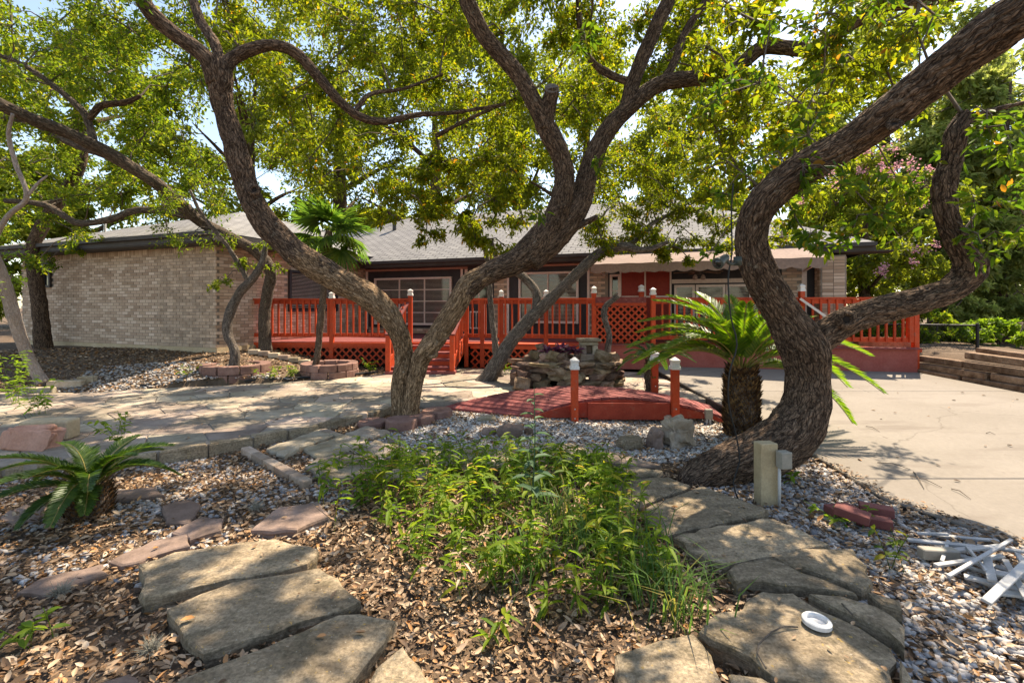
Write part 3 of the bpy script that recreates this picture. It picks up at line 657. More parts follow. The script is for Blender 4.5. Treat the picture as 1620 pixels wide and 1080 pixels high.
tag(rest.build('brick_courses', 'brick_field', wr), kind='stuff')
MB().beam(H(-7.16, -4.97, 0.45), H(0.03, -4.97, 0.45), 0.14, 0.34).build('footing', 'footing', house)
MB().beam(H(-0.02, -5.035, 0.45), H(-0.02, -0.1, 0.45), 0.14, 0.338).build('footing', 'footing', house)
wall_uv('front_wall', 0, 0, 12.6, 0, 0.3, 2.9, 'siding')
back = MB(); back.beam(H(-7.1, -4.9, 1.6), H(-7.1, 8, 1.6), 0.12, 2.5); back.beam(H(-7.1, 8, 1.6), H(12.6, 8, 1.6), 0.12, 2.5); back.beam(H(12.55, 3, 1.6), H(12.55, 8, 1.6), 0.12, 2.5); back.build('rear_wall', 'brick', house)
def window(u0, u1, z0, z1, v=0.0, cols=3, rows=3, blind=True, side=False, m='trim', rowz=None, face=-1):
    """opening on a facade line at depth v; side=True for the wall at u = v"""
    def q(a, off, z): return H(v-face*off, a, z) if side else H(a, v+face*off, z)
    def bar(mb, a0, z0_, a1, z1_, off, th, wd):
        mb.beam(q(a0, off, z0_), q(a1, off, z1_), th if z0_ == z1_ else wd, wd if z0_ == z1_ else th, up=(0, 0, 1) if z0_ == z1_ else tuple(UU if not side else VV))
    w0 = thing_part = MB()
    for a0, a1, b0, b1 in ((u0, u1, z0, z0), (u0, u1, z1, z1)): bar(w0, a0-.03, b0, a1+.03, b1, 0.035, 0.06, 0.06)
    for a in (u0, u1): bar(w0, a, z0+.03, a, z1-.03, 0.0345, 0.06, 0.06)
    wo = w0.build('window', m, house)
    gl = MB(); gl.beam(q(u0, 0.012, (z0+z1)/2), q(u1, 0.012, (z0+z1)/2), 0.008, z1-z0-.02); gl.build('pane', 'glass', wo)
    for k in range(1, cols): mb = MB(); a = u0+(u1-u0)*k/cols; bar(mb, a, z0+.031, a, z1-.031, 0.033, 0.03, 0.045); mb.build('mullion', m, wo)
    for zz in (rowz or [z0+(z1-z0)*k/rows for k in range(1, rows)]):
        mb = MB(); bar(mb, u0+.03, zz, u1-.03, zz, 0.030, 0.025, 0.024); mb.build('muntin', m, wo)
    if blind:
        mb = MB(); z = z1-.06
        while z > z0+.04: mb.beam(q(u0+.04, 0.018, z), q(u1-.04, 0.018, z), 0.004, 0.011); z -= 0.036
        tag(mb.build('blind', 'blind', wo), kind='stuff')
    return wo
def uz(x, y, v=0.0):
    """pixel -> (u, z) on the facade line at depth v"""
    k = (x-CX)/F; b0 = P0+VV*v; u = (k*b0.y-b0.x)/(UU.x-k*UU.y); p = b0+UU*u; return u, CAMZ-(y-HY)/F*p.y
u0, z1 = uz(595, 442); u1, z0 = uz(714, 513)
window(u0, u1, z0, z1, cols=3, rows=4)
def board(name, ua, za, ub, zb, off, wd, m, parent=house, v=0.0, th=0.025):
    up = (0, 0, 1) if abs(za-zb) < 1e-6 else tuple(UU)
    if abs(za-zb) < 1e-6: return MB().beam(H(ua, v-off, za), H(ub, v-off, zb), th, wd, up).build(name, m, parent)
    return MB().beam(H(ua, v-off, za), H(ub, v-off, zb), wd, th, tuple(-VV)).build(name, m, parent)
ua = uz(581, 480)[0]; ub = uz(731, 480)[0]
board('corner_board', ua, 0.8, ua, 2.6, 0.016, 0.07, 'trim'); board('corner_board', ub, 0.8, ub, 2.6, 0.016, 0.07, 'trim')
board('frieze', ua-.2, 2.62, 12.4, 2.62, 0.017, 0.06, 'pink_trim')
def brick_panel(name, ua, ub, za, zb, v=0.0, off=0.01):
    po = MB().beam(H(ua, v-off/2, (za+zb)/2), H(ub, v-off/2, (za+zb)/2), off, zb-za).build(name, 'mortar', house); mb = MB(); z = za+.035; r_i = 0
    while z < zb-.03:
        a = ua+.1+(0.1 if r_i % 2 else 0)
        while a < ub-.08: mb.box(H(a, v-off-.004, z), (0.192, 0.03, 0.058), Matrix.Rotation(-YAW, 3, 'Z')); a += .205
        z += .0695; r_i += 1
    tag(mb.build('brick_courses', 'brick_field', po), kind='stuff'); return po
brick_panel('brick_panel', ua+.06, ub-.06, 0.7, z0-.12)
ud0, _ = uz(738, 480); ud1, _ = uz(768, 480)
do = MB().beam(H(ud0+.05, -.02, 1.7), H(ud1-.05, -.02, 1.7), 0.03, 1.95).build('door', 'siding', house)
for k, (za, zb) in enumerate(((1.02, 1.36), (1.5, 1.98))):
    pass
for sgn in (0, 1):
    a = ud0+.12+sgn*(ud1-ud0-.2)/2
    fr = MB().beam(H(a, -.038, 1.12), H(a+.22, -.038, 1.12), 0.008, 0.5).build('door_panel', 'trim', do); MB().beam(H(a+.03, -.044, 1.12), H(a+.19, -.044, 1.12), 0.008, 0.42).build('inset', 'siding', fr)
dw = MB().beam(H(ud0+.14, -.038, 2.05), H(ud1-.14, -.038, 2.05), 0.008, 0.75).build('door_window', 'trim', do)
for k in range(2): MB().beam(H(ud0+.17+k*.26, -.046, 2.05), H(ud0+.39+k*.26, -.046, 2.05), 0.008, 0.68).build('pane', 'glass', dw)
board('door_frame', ud0, 0.7, ud0, 2.58, 0.02, 0.09, 'trim'); board('door_frame', ud1, 0.7, ud1, 2.58, 0.02, 0.09, 'trim')
ue0, ue1 = uz(782, 480)[0], uz(803, 480)[0]; brick_panel('brick_panel', ue0, ue1, 0.7, 2.58)
u0, z1 = uz(823, 433); u1, z0 = uz(914, 510)
board('corner_board', uz(804, 480)[0], 0.7, uz(804, 480)[0], 2.58, 0.016, 0.06, 'trim')
window(u0, u1, z0, z1, cols=2, rows=2, rowz=[])
board('corner_board', uz(931, 480)[0], 0.7, uz(931, 480)[0], 2.58, 0.016, 0.06, 'trim')
brick_panel('brick_panel', uz(933, 480)[0], uz(962, 480)[0], 0.7, 2.58)
# porch side under the awning
u0, u1 = uz(967, 480)[0], uz(980, 480)[0]; window(u0, u1, 1.5, 2.3, cols=1, rows=2, blind=False)
u0, u1 = uz(982, 480)[0], uz(1061, 480)[0]
rw = MB().beam(H(u0, -.02, 1.65), H(u1, -.02, 1.65), 0.03, 1.9).build('red_panel', 'red_wall', house)
for a in (u0, (u0+u1)/2, u1): MB().beam(H(a, -.045, 0.75), H(a, -.045, 2.55), 0.04, 0.02, tuple(-VV)).build('batten', 'trim', rw)
for z in (1.75, 2.4): MB().beam(H(u0+.03, -.0445, z), H(u1-.03, -.0445, z), 0.02, 0.04).build('batten', 'trim', rw)
ux = [uz(x, 480)[0] for x in (1066, 1100, 1148, 1190, 1232)]
for a, b_ in zip(ux[:-1], ux[1:]): window(a+.04, b_-.04, 0.95, 2.0, cols=1, rows=1, blind=True)
board('header_board', ux[0]-.05, 2.12, ux[-1]+.05, 2.12, 0.02, 0.1, 'trim')
brick_panel('brick_panel', ux[-1]+.06, uz(1268, 480)[0], 0.7, 2.58)
board('corner_board', uz(1272, 480)[0], 0.7, uz(1272, 480)[0], 2.58, 0.016, 0.1, 'trim')
# porch corner pillar and beam
pu = uz(1308, 480)[0]; pc = H(pu, -.25, 0)
pil = MB().box((pc.x, pc.y, 1.6), (0.46, 0.46, 2.0), Matrix.Rotation(-YAW, 3, 'Z')).build('pillar', 'mortar', house); mb = MB()
for r_i in range(28):
    z = 0.66+r_i*.0695
    for s_ in (-1, 1):
        mb.box(H(pu+s_*.105+(0 if r_i % 2 else 0), -.25-.23, z), (0.2, 0.03, 0.058), Matrix.Rotation(-YAW, 3, 'Z')); mb.box(H(pu+.23, -.25+s_*.105, z), (0.2, 0.03, 0.058), RV); mb.box(H(pu-.23, -.25+s_*.105, z), (0.2, 0.03, 0.058), RV)
tag(mb.build('brick_courses', 'brick_field', pil), kind='stuff')
MB().beam(H(-.1, -.25, 2.74), H(pu+.3, -.25, 2.74), 0.3, 0.14).build('porch_beam', 'fascia', house)
# small windows of the wing
wd_ = window(WIN[0]+.05, WIN[1], WIN[2], WIN[3], v=-5.0, cols=2, rows=1, blind=False, m='fascia')
window(SW[0], SW[1], SW[2]+.02, SW[3]-.02, v=0.0, cols=1, rows=1, side=True, m='siding', face=-1)
# roofs ---------------------------------------------------------------------------------
def roof_part(name, polys, m='shingle', parent=house, th=0.05):
    me = bpy.data.meshes.new(name); vs = []; fs = []; uvs = []
    for pl, ax in polys:
        n = len(vs); pts = [H(*p) for p in pl]; vs += [tuple(p) for p in pts]; fs.append(tuple(range(n, n+len(pl))))
        e = (pts[1]-pts[0]).normalized(); nr = e.cross(pts[2]-pts[0]).normalized(); s_ = nr.cross(e)
        uvs += [((p-pts[0]).dot(e), (p-pts[0]).dot(s_)) for p in pts]
    me.from_pydata(vs, [], fs); uv = me.uv_layers.new(name='UVMap')
    for i, l in enumerate(me.loops): uv.data[i].uv = uvs[i]
    me.update(); o = link(name, me, m, parent); md = o.modifiers.new('thick', 'SOLIDIFY'); md.thickness = th; md.offset = -1; return o
ov = 0.5; wz = ZE+.12; rz = wz+0.35*4.075; va = -5.5+4.075
wing = roof_part('wing_roof', [([(-7.65, -5.5, wz), (0.5, -5.5, wz), (-3.575, va, rz)], 0), ([(0.5, -5.5, wz), (0.5, 2.5, wz), (-3.575, 6.6, rz), (-3.575, va, rz)], 0), ([(-7.65, 6.5, wz), (-7.65, -5.5, wz), (-3.575, va, rz), (-3.575, 6.6, rz)], 0)])
mz = ZE-.06; mrz = 5.05
main = roof_part('main_roof', [([(0.3, -.6, mz), (13.1, -.6, mz), (9.0, 4, mrz), (-.94, 4, mrz), (-4.9, 0.0, mz+.3)], 0), ([(13.1, -.6, mz), (13.1, 8.6, mz), (9.0, 4, mrz)], 0), ([(13.1, 8.6, mz), (-5.5, 8.6, mz), (-.94, 4, mrz), (9.0, 4, mrz)], 0), ([(-5.5, 8.6, mz), (-4.9, 0, mz+.3), (-.94, 4, mrz)], 0)])
MB().beam(H(-7.66, -5.5, wz-.11), H(0.5, -5.5, wz-.11), 0.03, 0.17).build('fascia', 'fascia', wing)
MB().beam(H(-7.7, -5.56, wz-.05), H(0.55, -5.56, wz-.05), 0.09, 0.08).build('gutter', 'fascia', wing)
MB().beam(H(0.5, -5.48, wz-.11), H(0.5, -.62, wz-.11), 0.03, 0.17).build('fascia', 'fascia', wing)
MB().beam(H(-7.6, -5.24, wz-.205), H(0.48, -5.24, wz-.205), 0.5, 0.02).build('soffit', 'fascia', wing)
MB().beam(H(0.25, -5.0, wz-.207), H(0.25, 0, wz-.207), 0.46, 0.02).build('soffit', 'fascia', wing)
MB().beam(H(0.45, -.6, mz-.1), H(13.1, -.6, mz-.1), 0.03, 0.15).build('fascia', 'fascia', main)
MB().beam(H(0.5, -.66, mz-.05), H(13.1, -.66, mz-.05), 0.09, 0.08).build('gutter', 'fascia', main)
MB().beam(H(0.5, -.3, mz-.185), H(13.5, -.3, mz-.185), 0.58, 0.02).build('soffit', 'fascia', main)
MB().beam(H(13.1, -.58, mz-.1), H(13.1, 8.6, mz-.1), 0.03, 0.15).build('fascia', 'fascia', main)
fl = P(624, 360, 17.2); MB().lathe([(0.07, -.5), (0.07, .30), (0.11, .31), (0.11, .44), (0.09, .46)], fl, 12).build('flue_pipe', 'fascia', main)
fl = P(166, 362, 12.8); MB().lathe([(0.03, -.35), (0.03, .18)], fl, 10).build('vent_pipe', 'pvc', wing)
# awning over the porch
A0, A1 = uz(935, 415, -1.5)[0], uz(1300, 415, -1.1)[0]
mb = MB(); nS = 60
top_ = [H(A0+(A1-A0)*k/nS, -.62, 2.79) for k in range(nS+1)]; lo_ = [H(A0+(A1-A0)*k/nS, -1.5, 2.47-.004*math.sin(k)) for k in range(nS+1)]
val = [H(A0+(A1-A0)*k/nS, -1.505, 2.30-.045*abs(math.sin(k*math.pi/4))) for k in range(nS+1)]
n = nS+1; mb.add(top_+lo_+val, [(k+r*n, k+1+r*n, k+1+(r+1)*n, k+(r+1)*n) for r in range(2) for k in range(nS)])
aw = mb.build('awning', 'awning', house); sdm = aw.modifiers.new('thick', 'SOLIDIFY'); sdm.thickness = 0.006
MB().beam(H(A0, -1.47, 2.42), H(A1, -1.47, 2.42), 0.05, 0.05).build('awning_bar', 'trim', aw)
for a in (A0+.1, A1-.1): MB().beam(H(a, -.1, 2.3), H(a, -1.46, 2.41), 0.04, 0.04).build('awning_arm', 'trim', aw)
# ceiling fan under the awning: hub and blades
fu, fz = uz(1106, 432, -.8); fan = thing('ceiling_fan', H(fu, -.8, fz), 'brown ceiling fan hanging under the awning by the porch windows', 'ceiling fan')
fc = H(fu, -.8, fz); MB().lathe([(0.02, .34), (0.02, .1), (0.09, .08), (0.1, 0), (0.05, -.04)], fc, 16).build('motor', 'fascia', fan)
for k in range(5):
    a = k*2*math.pi/5+.3; d = Vector((math.cos(a), math.sin(a), 0)); MB().beam(fc+d*.1+Vector((0, 0, .03)), fc+d*.55+Vector((0, 0, .01)), 0.11, 0.012).build('blade', 'bark_palm' if False else 'timber', fan)
for s_ in (-1, 1):
    MB().lathe([(0.02, 0), (0.05, -.05), (0.055, -.1), (0.03, -.12)], fc+Vector((s_*.09, 0, -.03)), 12).build('lamp_shade', 'awning', fan)

# ================================================================== DECK
deck = thing('wood_deck', (-1.0, 10.6, 0.14), 'raised red painted timber deck with railings and lattice skirt along the house', 'deck')
ZD, ZR = 0.68, 1.69
dA, dB, dC, dD = Vector((-5.98, 10.87)), Vector((-2.33, 10.72)), Vector((-1.06, 10.6)), Vector((8.03, 9.19))
def V3(p, z): return Vector((p[0], p[1], z))
polyD = [tuple(dA), tuple(dB), tuple(dC), tuple(dD), (8.3, 9.95), tuple(H(12.9, -.05).xy), tuple(H(0.02, -.05).xy), tuple(H(0.05, -4.1).xy)]
MB().prism(polyD, ZD-.05, ZD-.004).build('deck_frame', 'red_paint', deck)
mb = MB()
for k in range(34):                                                  # floor boards, seen edge-on from here
    y = 10.9+k*.145
    xl = max(-5.9+.364*(y-10.87)+.05, -5.9); xr = min((14.55-y)/0.364-4.6, (10.43-y)/0.155 if y < 10.55 else 99)
    if xr > xl: mb.box(((xl+xr)/2, y, ZD), (xr-xl, .138, .022))
tag(mb.build('deck_boards', 'red_worn', deck), kind='stuff')
for a, b_ in ((dA, dB), (dC, dD)):
    MB().beam(V3(a, ZD-.04)-Vector((0, .02, 0)), V3(b_, ZD-.04)-Vector((0, .02, 0)), 0.035, 0.07).build('rim_board', 'red_paint', deck)
cap_me = MB().lathe([(0.083, 0), (0.083, .035), (0.070, .045), (0.066, .085), (0.078, .10), (0.078, .118), (0.012, .155)], n=4, square=True).mesh('post_cap')
post_me = {}
def post(p, z0, z1, name='post', parent=deck, cap=True, wd=0.09, m='red_paint', rz_=0.0):
    h = round(z1-z0, 2)
    if (h, wd) not in post_me: post_me[(h, wd)] = MB().box((0, 0, h/2), (wd, wd, h)).mesh('post')
    o = link(name, post_me[(h, wd)], m, parent, (p[0], p[1], z0), (0, 0, rz_))
    if cap:
        c_ = link('post_cap', cap_me, 'cap', o, (0, 0, h)); c_.matrix_parent_inverse = Matrix.Identity(4)
    return o
bal_me = MB().box((0, 0, 0), (0.036, 0.036, 0.80)).mesh('baluster')
def railing(a, b_, zt=ZR, posts=(), flat_top=True, sp=0.145, zb=ZD+.12, wide=False):
    d = (b_-a); L = d.length; d = d.normalized(); ang = math.atan2(d.y, d.x)
    MB().beam(V3(a, zt-.019), V3(b_, zt-.019), 0.135, 0.036).build('top_rail', 'red_paint', deck)
    MB().beam(V3(a, zt-.085), V3(b_, zt-.085), 0.036, 0.088).build('rail', 'red_paint', deck)
    MB().beam(V3(a, zb+.045), V3(b_, zb+.045), 0.036, 0.088).build('rail', 'red_paint', deck)
    n = int(L/sp); nrm = Vector((d.y, -d.x))
    for k in range(1, n):
        p = a+d*(L*k/n)+nrm*.036
        link('baluster', bal_me, 'red_paint', deck, (p.x, p.y, (zt+zb)/2-.01), (0, 0, ang), (1, 1, (zt-zb-.06)/.8))
railing(dA, dB)
for px_ in (525,): k = (px_-CX)/F; p = Vector((k*10.8, 10.8)); post(p, 0.3, ZR+.0, cap=True)
post(dB, 0.12, ZR+.06)
lineR = lambda px_: (lambda k: Vector((k*(10.43/(1+.155*k)), 10.43/(1+.155*k))))((px_-CX)/F)
a_, b_ = lineR(738), lineR(940); railing(a_, b_)
for px_ in (738, 763): post(lineR(px_), 0.14, ZR-.02, cap=False)
for px_ in (793, 864): post(lineR(px_)+Vector((0, .02)), 0.14, ZR+.03)
post(lineR(940)+Vector((0, .03)), 0.14, ZR+.10)
# rails on the left return of the stairs and further right
railing(lineR(1036), lineR(1262)); post(lineR(1033), 0.2, ZR+.06); post(lineR(1018)+Vector((0.05, .35)), ZD, ZR+.14)
post(lineR(1268), 0.2, ZR+.12); railing(lineR(1272), lineR(1440)); post(lineR(1448), 0.2, ZR-.02, cap=False, wd=.09); post(lineR(1440), .8, ZR-.05, cap=False, wd=.10)
sb = lineR(1264); MB().beam(V3(lineR(1262)+Vector((0, -.09)), 1.66), V3(lineR(1300)+Vector((0, -.35)), 1.20), 0.14, 0.04).build('handrail', 'cap', deck)
# lattice --------------------------------------------------------------------------
def lattice(name, a, b_, z0, z1, sp=0.125, wd=0.036, parent=deck, fy=-0.01, m='red_paint', frame=True):
    """diagonal lath panel between two ground points, z0/z1 may differ at both ends for z0=(za,zb)"""
    d = (b_-a); L = d.length; d = d.normalized(); nrm = Vector((d.y, -d.x)); za, zb = z0 if isinstance(z0, tuple) else (z0, z0)
    hgt = z1-min(za, zb); mb = MB()
    for sgn, off in ((1, 0.0), (-1, 0.008)):
        s_ = -hgt if sgn > 0 else 0.0
        end = L if sgn > 0 else L+hgt
        while s_ < end:
            # line: x = s_ + sgn*t, z = zmin + t, clip to [0,L] and floor
            t0, t1 = 0.0, hgt
            if sgn > 0: t0 = max(t0, -s_); t1 = min(t1, L-s_)
            else: t0 = max(t0, s_-L); t1 = min(t1, s_)
            zmin = min(za, zb)
            while t0 < t1 and zmin+t0 < za+(zb-za)*((s_+sgn*t0)/L): t0 += .02
            if t1-t0 > .03:
                p = a+d*(s_+sgn*t0)+nrm*(off-fy); q = a+d*(s_+sgn*t1)+nrm*(off-fy)
                mb.beam(V3(p, zmin+t0), V3(q, zmin+t1), 0.006, wd, up=tuple(V3(d, 0)*(-sgn)+Vector((0, 0, 1))))
            s_ += sp*1.414
    o = tag(mb.build(name, m, parent), kind='stuff')
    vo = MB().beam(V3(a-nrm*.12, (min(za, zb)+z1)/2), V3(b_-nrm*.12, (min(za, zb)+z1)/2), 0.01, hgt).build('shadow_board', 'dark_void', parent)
    if frame:
        MB().beam(V3(a+nrm*(.02-fy), z1-.02), V3(b_+nrm*(.02-fy), z1-.02), 0.02, 0.06).build('lattice_frame', m, parent)
    return o
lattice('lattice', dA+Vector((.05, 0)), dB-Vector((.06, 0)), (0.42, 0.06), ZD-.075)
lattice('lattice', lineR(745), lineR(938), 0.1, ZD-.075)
# tall lattice screen with solid boards
sa, sb_ = lineR(942), lineR(1022)
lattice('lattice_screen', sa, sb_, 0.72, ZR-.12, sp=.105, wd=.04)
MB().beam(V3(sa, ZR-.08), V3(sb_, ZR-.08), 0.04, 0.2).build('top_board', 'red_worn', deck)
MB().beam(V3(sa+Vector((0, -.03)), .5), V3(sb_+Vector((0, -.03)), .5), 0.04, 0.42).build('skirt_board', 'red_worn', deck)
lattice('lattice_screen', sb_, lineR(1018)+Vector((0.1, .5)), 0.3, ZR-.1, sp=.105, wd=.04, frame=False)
# solid skirt of the right part
a_, b_ = lineR(960), lineR(1446)
MB().beam(V3(a_+Vector((0, -.06)), .42), V3(b_+Vector((0, -.06)), .42), 0.05, 0.5).build('skirt', 'red_skirt', deck)
MB().beam(V3(a_+Vector((0, -.1)), .685), V3(b_+Vector((0, -.1)), .685), 0.17, 0.03).build('skirt_cap', 'red_worn', deck)
# stairs -------------------------------------------------------------------------------
stairs = thing('deck_stairs', (-1.8, 9.6, ZP), 'red wooden steps with two handrails climbing from patio to deck', 'stairs')
nst = 4
for k in range(nst):
    y = 9.62+k*.29; z = ZP+(ZD-ZP)/(nst+.0)*(k+1) if k < nst-1 else ZD-.01; z = ZP+.125*(k+1)
    f_ = (y-9.6)/1.12; xl, xr = -2.46+.1*f_, -1.26+.14*f_
    tr = MB().box(((xl+xr)/2, y+.15, z-.018), (xr-xl+.16, .31, .036)).build('tread', 'red_worn', stairs)
    MB().box(((xl+xr)/2, y+.03, z-.036-.045), (xr-xl+.1, .022, .089)).build('riser', 'red_paint', stairs)
MB().box((-1.86, 9.6, ZP+.03), (1.42, .3, .06)).build('tread', 'red_worn', stairs)
for x0_, x1_, tag_ in ((-2.52, -2.4, 'l'), (-1.22, -1.08, 'r')):
    MB().beam((x0_, 9.66, ZP+.14), (x1_, 10.62, ZD-.05), 0.04, 0.24).build('stringer', 'red_paint', stairs)
    post((x0_, 9.52), ZP, ZP+.78, 'newel_post', stairs, cap=False)
    MB().beam((x0_, 9.5, ZP+.8), (x1_, 10.66, ZR-.1), 0.12, 0.036).build('handrail', 'red_worn', stairs)
    MB().beam((x0_, 9.53, ZP+.26), (x1_, 10.66, ZD+.16), 0.036, 0.085).build('rail', 'red_paint', stairs)
    for k in range(7):
        f_ = (k+.7)/7.4; link('baluster', bal_me, 'red_paint', stairs, (x0_+(x1_-x0_)*f_, 9.52+1.14*f_, ZP+.46+(ZD-ZP+.16)*f_+.04), None, (1, 1, .83))

# ================================================================== BRIDGE
bridge = thing('garden_bridge', (1.2, 6.3, 0.0), 'low arched red plank footbridge with white capped posts over the pebble bed', 'bridge')
def bz(s):      # arch height along the run
    return 0.06+0.275*math.sin(math.pi*min(1, max(0, s)))**0.9
nP = 25
near = crom([(Vector((0.22, 6.14, 0)), 0), (Vector((.75, 6.1, 0)), 0), (Vector((1.5, 6.08, 0)), 0), (Vector((2.2, 6.06, 0)), 0), (Vector((2.78, 6.1, 0)), 0)], 0.02)[:, :2]
far = crom([(Vector((-1.0, 6.72, 0)), 0), (Vector((.1, 6.85, 0)), 0), (Vector((1.2, 6.92, 0)), 0), (Vector((2.2, 6.9, 0)), 0), (Vector((2.9, 6.85, 0)), 0)], 0.02)[:, :2]
def along(c, f): i = f*(len(c)-1); j = int(min(i, len(c)-2)); return Vector(c[j]).lerp(Vector(c[j+1]), i-j)
for k in range(nP):
    f0, f1 = k/nP+.0025, (k+1)/nP-.0025
    a, b_, c_, d_ = along(near, f0), along(near, f1), along(far, f1), along(far, f0)
    a, b_ = a+(a-d_).normalized()*.03, b_+(b_-c_).normalized()*.03
    zz = [bz(f0**.9), bz(f1**.9), bz(f1), bz(f0)]; vs_ = [V3(p, z+random.uniform(-.004, .004)) for p, z in zip((a, b_, c_, d_), zz)]
    vs_ = [p-Vector((0, 0, .036)) for p in vs_]+vs_
    bevel(MB().add(vs_, [(3, 2, 1, 0), (4, 5, 6, 7), (0, 1, 5, 4), (1, 2, 6, 5), (2, 3, 7, 6), (3, 0, 4, 7)]).build('plank', 'red_worn', bridge), 0.004)
mb = MB(); n = 30; tp = []; bt = []
for k in range(n+1):
    f = k/n; p = along(near, f); tp.append(V3(p, bz(f**.9)-.037)); bt.append(V3(p, min(bz(f**.9)-.09, 0.05+.02*math.sin(math.pi*f))))
mb.add(tp+bt, [(k, k+1, n+2+k, n+1+k) for k in range(n)]); fo = mb.build('fascia_board', 'red_shaded', bridge); sm = fo.modifiers.new('thick', 'SOLIDIFY'); sm.thickness = .04
mb = MB(); tp = []; bt = []
for k in range(n+1):
    f = k/n; p = along(far, f); tp.append(V3(p, bz(f)-.037)); bt.append(V3(p, min(bz(f)-.09, 0.05)))
mb.add(tp+bt, [(k, k+1, n+2+k, n+1+k) for k in range(n)]); fo = mb.build('fascia_board', 'red_shaded', bridge); sm = fo.modifiers.new('thick', 'SOLIDIFY'); sm.thickness = .04
MB().beam((.98, 6.025, .155), (2.03, 6.01, .155), 0.02, 0.21).build('side_panel', 'red_shaded', bridge)
def bpost(x, y, z0, z1):
    o = post((x, y), z0, z1, 'post', bridge); o.scale = (.98, .98, 1)
    for z in (.1, .22): 
        bo = link('bolt', MB().lathe([(.009, 0), (.009, .006)], n=8).mesh('bolt'), 'chrome', o, (0, -.046, z), (R_(90), 0, 0))
bpost(0.80, 5.985, -.02, 0.70); bpost(2.085, 5.985, -.02, 0.70); bpost(2.13, 6.99, .1, 0.69)
MB().box((2.53, 6.02, .12), (.09, .05, .12)).build('outlet_box', 'box_grey', bridge)
for s_ in (-1, 1): MB().lathe([(.013, -.16), (.013, 0)], (2.53+s_*.02, 6.02, .07), 8).build('conduit', 'pvc', bridge)

# ================================================================== STONE FOUNTAIN
fnt = thing('stone_fountain', (0.95, 8.0, ZP), 'rough stacked stone fountain with a small square pillar and purple planting', 'fountain')
r = random.Random(5); fx, fy_ = 0.98, 8.25
rk = [rock_mesh('stone', 1, 1, 1, k, 2, .6) for k in range(8)]
for me_ in rk: me_.materials.append(M['fount_stone'])
for lay, (rad, z, h_, n) in enumerate(((0.86, .07, .15, 15), (0.84, .20, .13, 15), (0.82, .31, .10, 14), (0.85, .40, .08, 11), (0.5, .30, .3, 7), (0.2, .3, .35, 3))):
    for k in range(n):
        a = 2*math.pi*(k+r.uniform(-.2, .2)+.5*lay)/n
        link('stone', rk[r.randrange(8)], None, fnt, (fx+math.cos(a)*rad, fy_+math.sin(a)*rad*.62, ZP+z), (r.uniform(-.12, .12), r.uniform(-.12, .12), a+r.uniform(-.4, .4)+math.pi/2),
             (2*math.pi*rad/n*r.uniform(.85, 1.35), r.uniform(.24, .38), h_*r.uniform(.95, 1.45)))
for x, y, z, s_ in ((.42, 8.0, .56, .2), (.55, 7.95, .52, .22), (.68, 7.9, .54, .2), (.33, 8.1, .5, .22), (.86, 7.95, .53, .22), (.24, 7.75, .2, .3), (.15, 7.7, .1, .32), (1.55, 7.95, .53, .25), (1.72, 8.1, .5, .22), (.5, 8.15, .68, .16), (.15, 7.95, .28, .3), (1.0, 7.62, .22, .3)):
    link('stone', rk[r.randrange(8)], None, fnt, (x, y, ZP+z-.02), (r.uniform(-.3, .3), r.uniform(-.3, .3), r.uniform(0, 3)), (s_*1.3, s_*.9, s_*.8))
px_ = 1.34
for nm, c_, sz in (('pillar_block', (px_, 8.2, .62), (.30, .28, .12)), ('pillar_block', (px_-.1, 8.2, .75), (.09, .26, .16)), ('pillar_block', (px_+.1, 8.2, .75), (.09, .26, .16)), ('pillar_back', (px_, 8.3, .75), (.12, .08, .16)), ('pillar_block', (px_, 8.2, .86), (.31, .28, .06)), ('pillar_cap', (px_, 8.2, .92), (.40, .36, .05))):
    bevel(MB().box(c_, sz, Matrix.Rotation(r.uniform(-.04, .04), 3, 'Z')).build(nm, 'tan_stone' if nm != 'pillar_cap' else 'patio_edge', fnt), .015, 2)
for x, y in ((.62, 7.98), (.78, 7.95), (.93, 8.0), (1.08, 8.02), (.84, 8.1)):
    pl = thing('purple_plant', (x, y, .62), 'low purple leaved rosette plant growing among the fountain stones', 'plant', 'purple plants on the fountain'); n = 46
    D = unit(rng.normal(0, 1, (n, 3))*np.array([1, 1, .35])+np.array([0, 0, .55])); Bt = Batch(); Lr = rng.uniform(.08, .15, n)
    Bt.add(*leaf_batch(np.array([x, y, .74])+rng.normal(0, .03, (n, 3)), D, rng.normal(0, .3, (n, 3))+np.array([0, 0, 1]), Lr, Lr*.42, True)); tag(Bt.build('foliage', 'purple', pl), kind='stuff')
    MB().tube([(x, y, .5), (x, y, .76)], .01, 6).build('stem', 'twig', pl)

# ================================================================== LOOSE STONES AND SMALL THINGS
def loose(name, px, z, size, label, cat, m, seed, rot=0, rough=.25, group=None, sub=3, tilt=0):
    p = G(*px, z); o = link(name, rock_mesh(name, *size, seed, sub, rough, .6), m, None, (p.x, p.y+size[1]*.35, z+size[2]*.36), (tilt, 0, rot)); return tag(o, label, cat, group)
loose('rock', (1000, 712), 0, (.30, .22, .15), 'low flat grey rock left of the brown rock by the bridge', 'rock', 'slab_stone', 3, .2)
loose('rock', (1040, 712), 0, (.17, .17, .24), 'dark brown upright rock wedged between grey rock and pale boulder', 'rock', 'brown_stone', 5, .1, .5)
loose('boulder', (1076, 710), 0, (.38, .3, .34), 'pale pointed boulder on pebbles beside the twisted oak root', 'boulder', 'tan_stone', 9, .3, .75, sub=4)
loose('rock', (1058, 668), 0.02, (.14, .12, .12), 'small tan rock at the foot of the bridge post', 'rock', 'tan_stone', 12)
loose('rock', (806, 694), 0.02, (.34, .24, .17), 'reddish tan angular rock on pebbles before the bridge', 'rock', 'brown_stone', 14, .2)
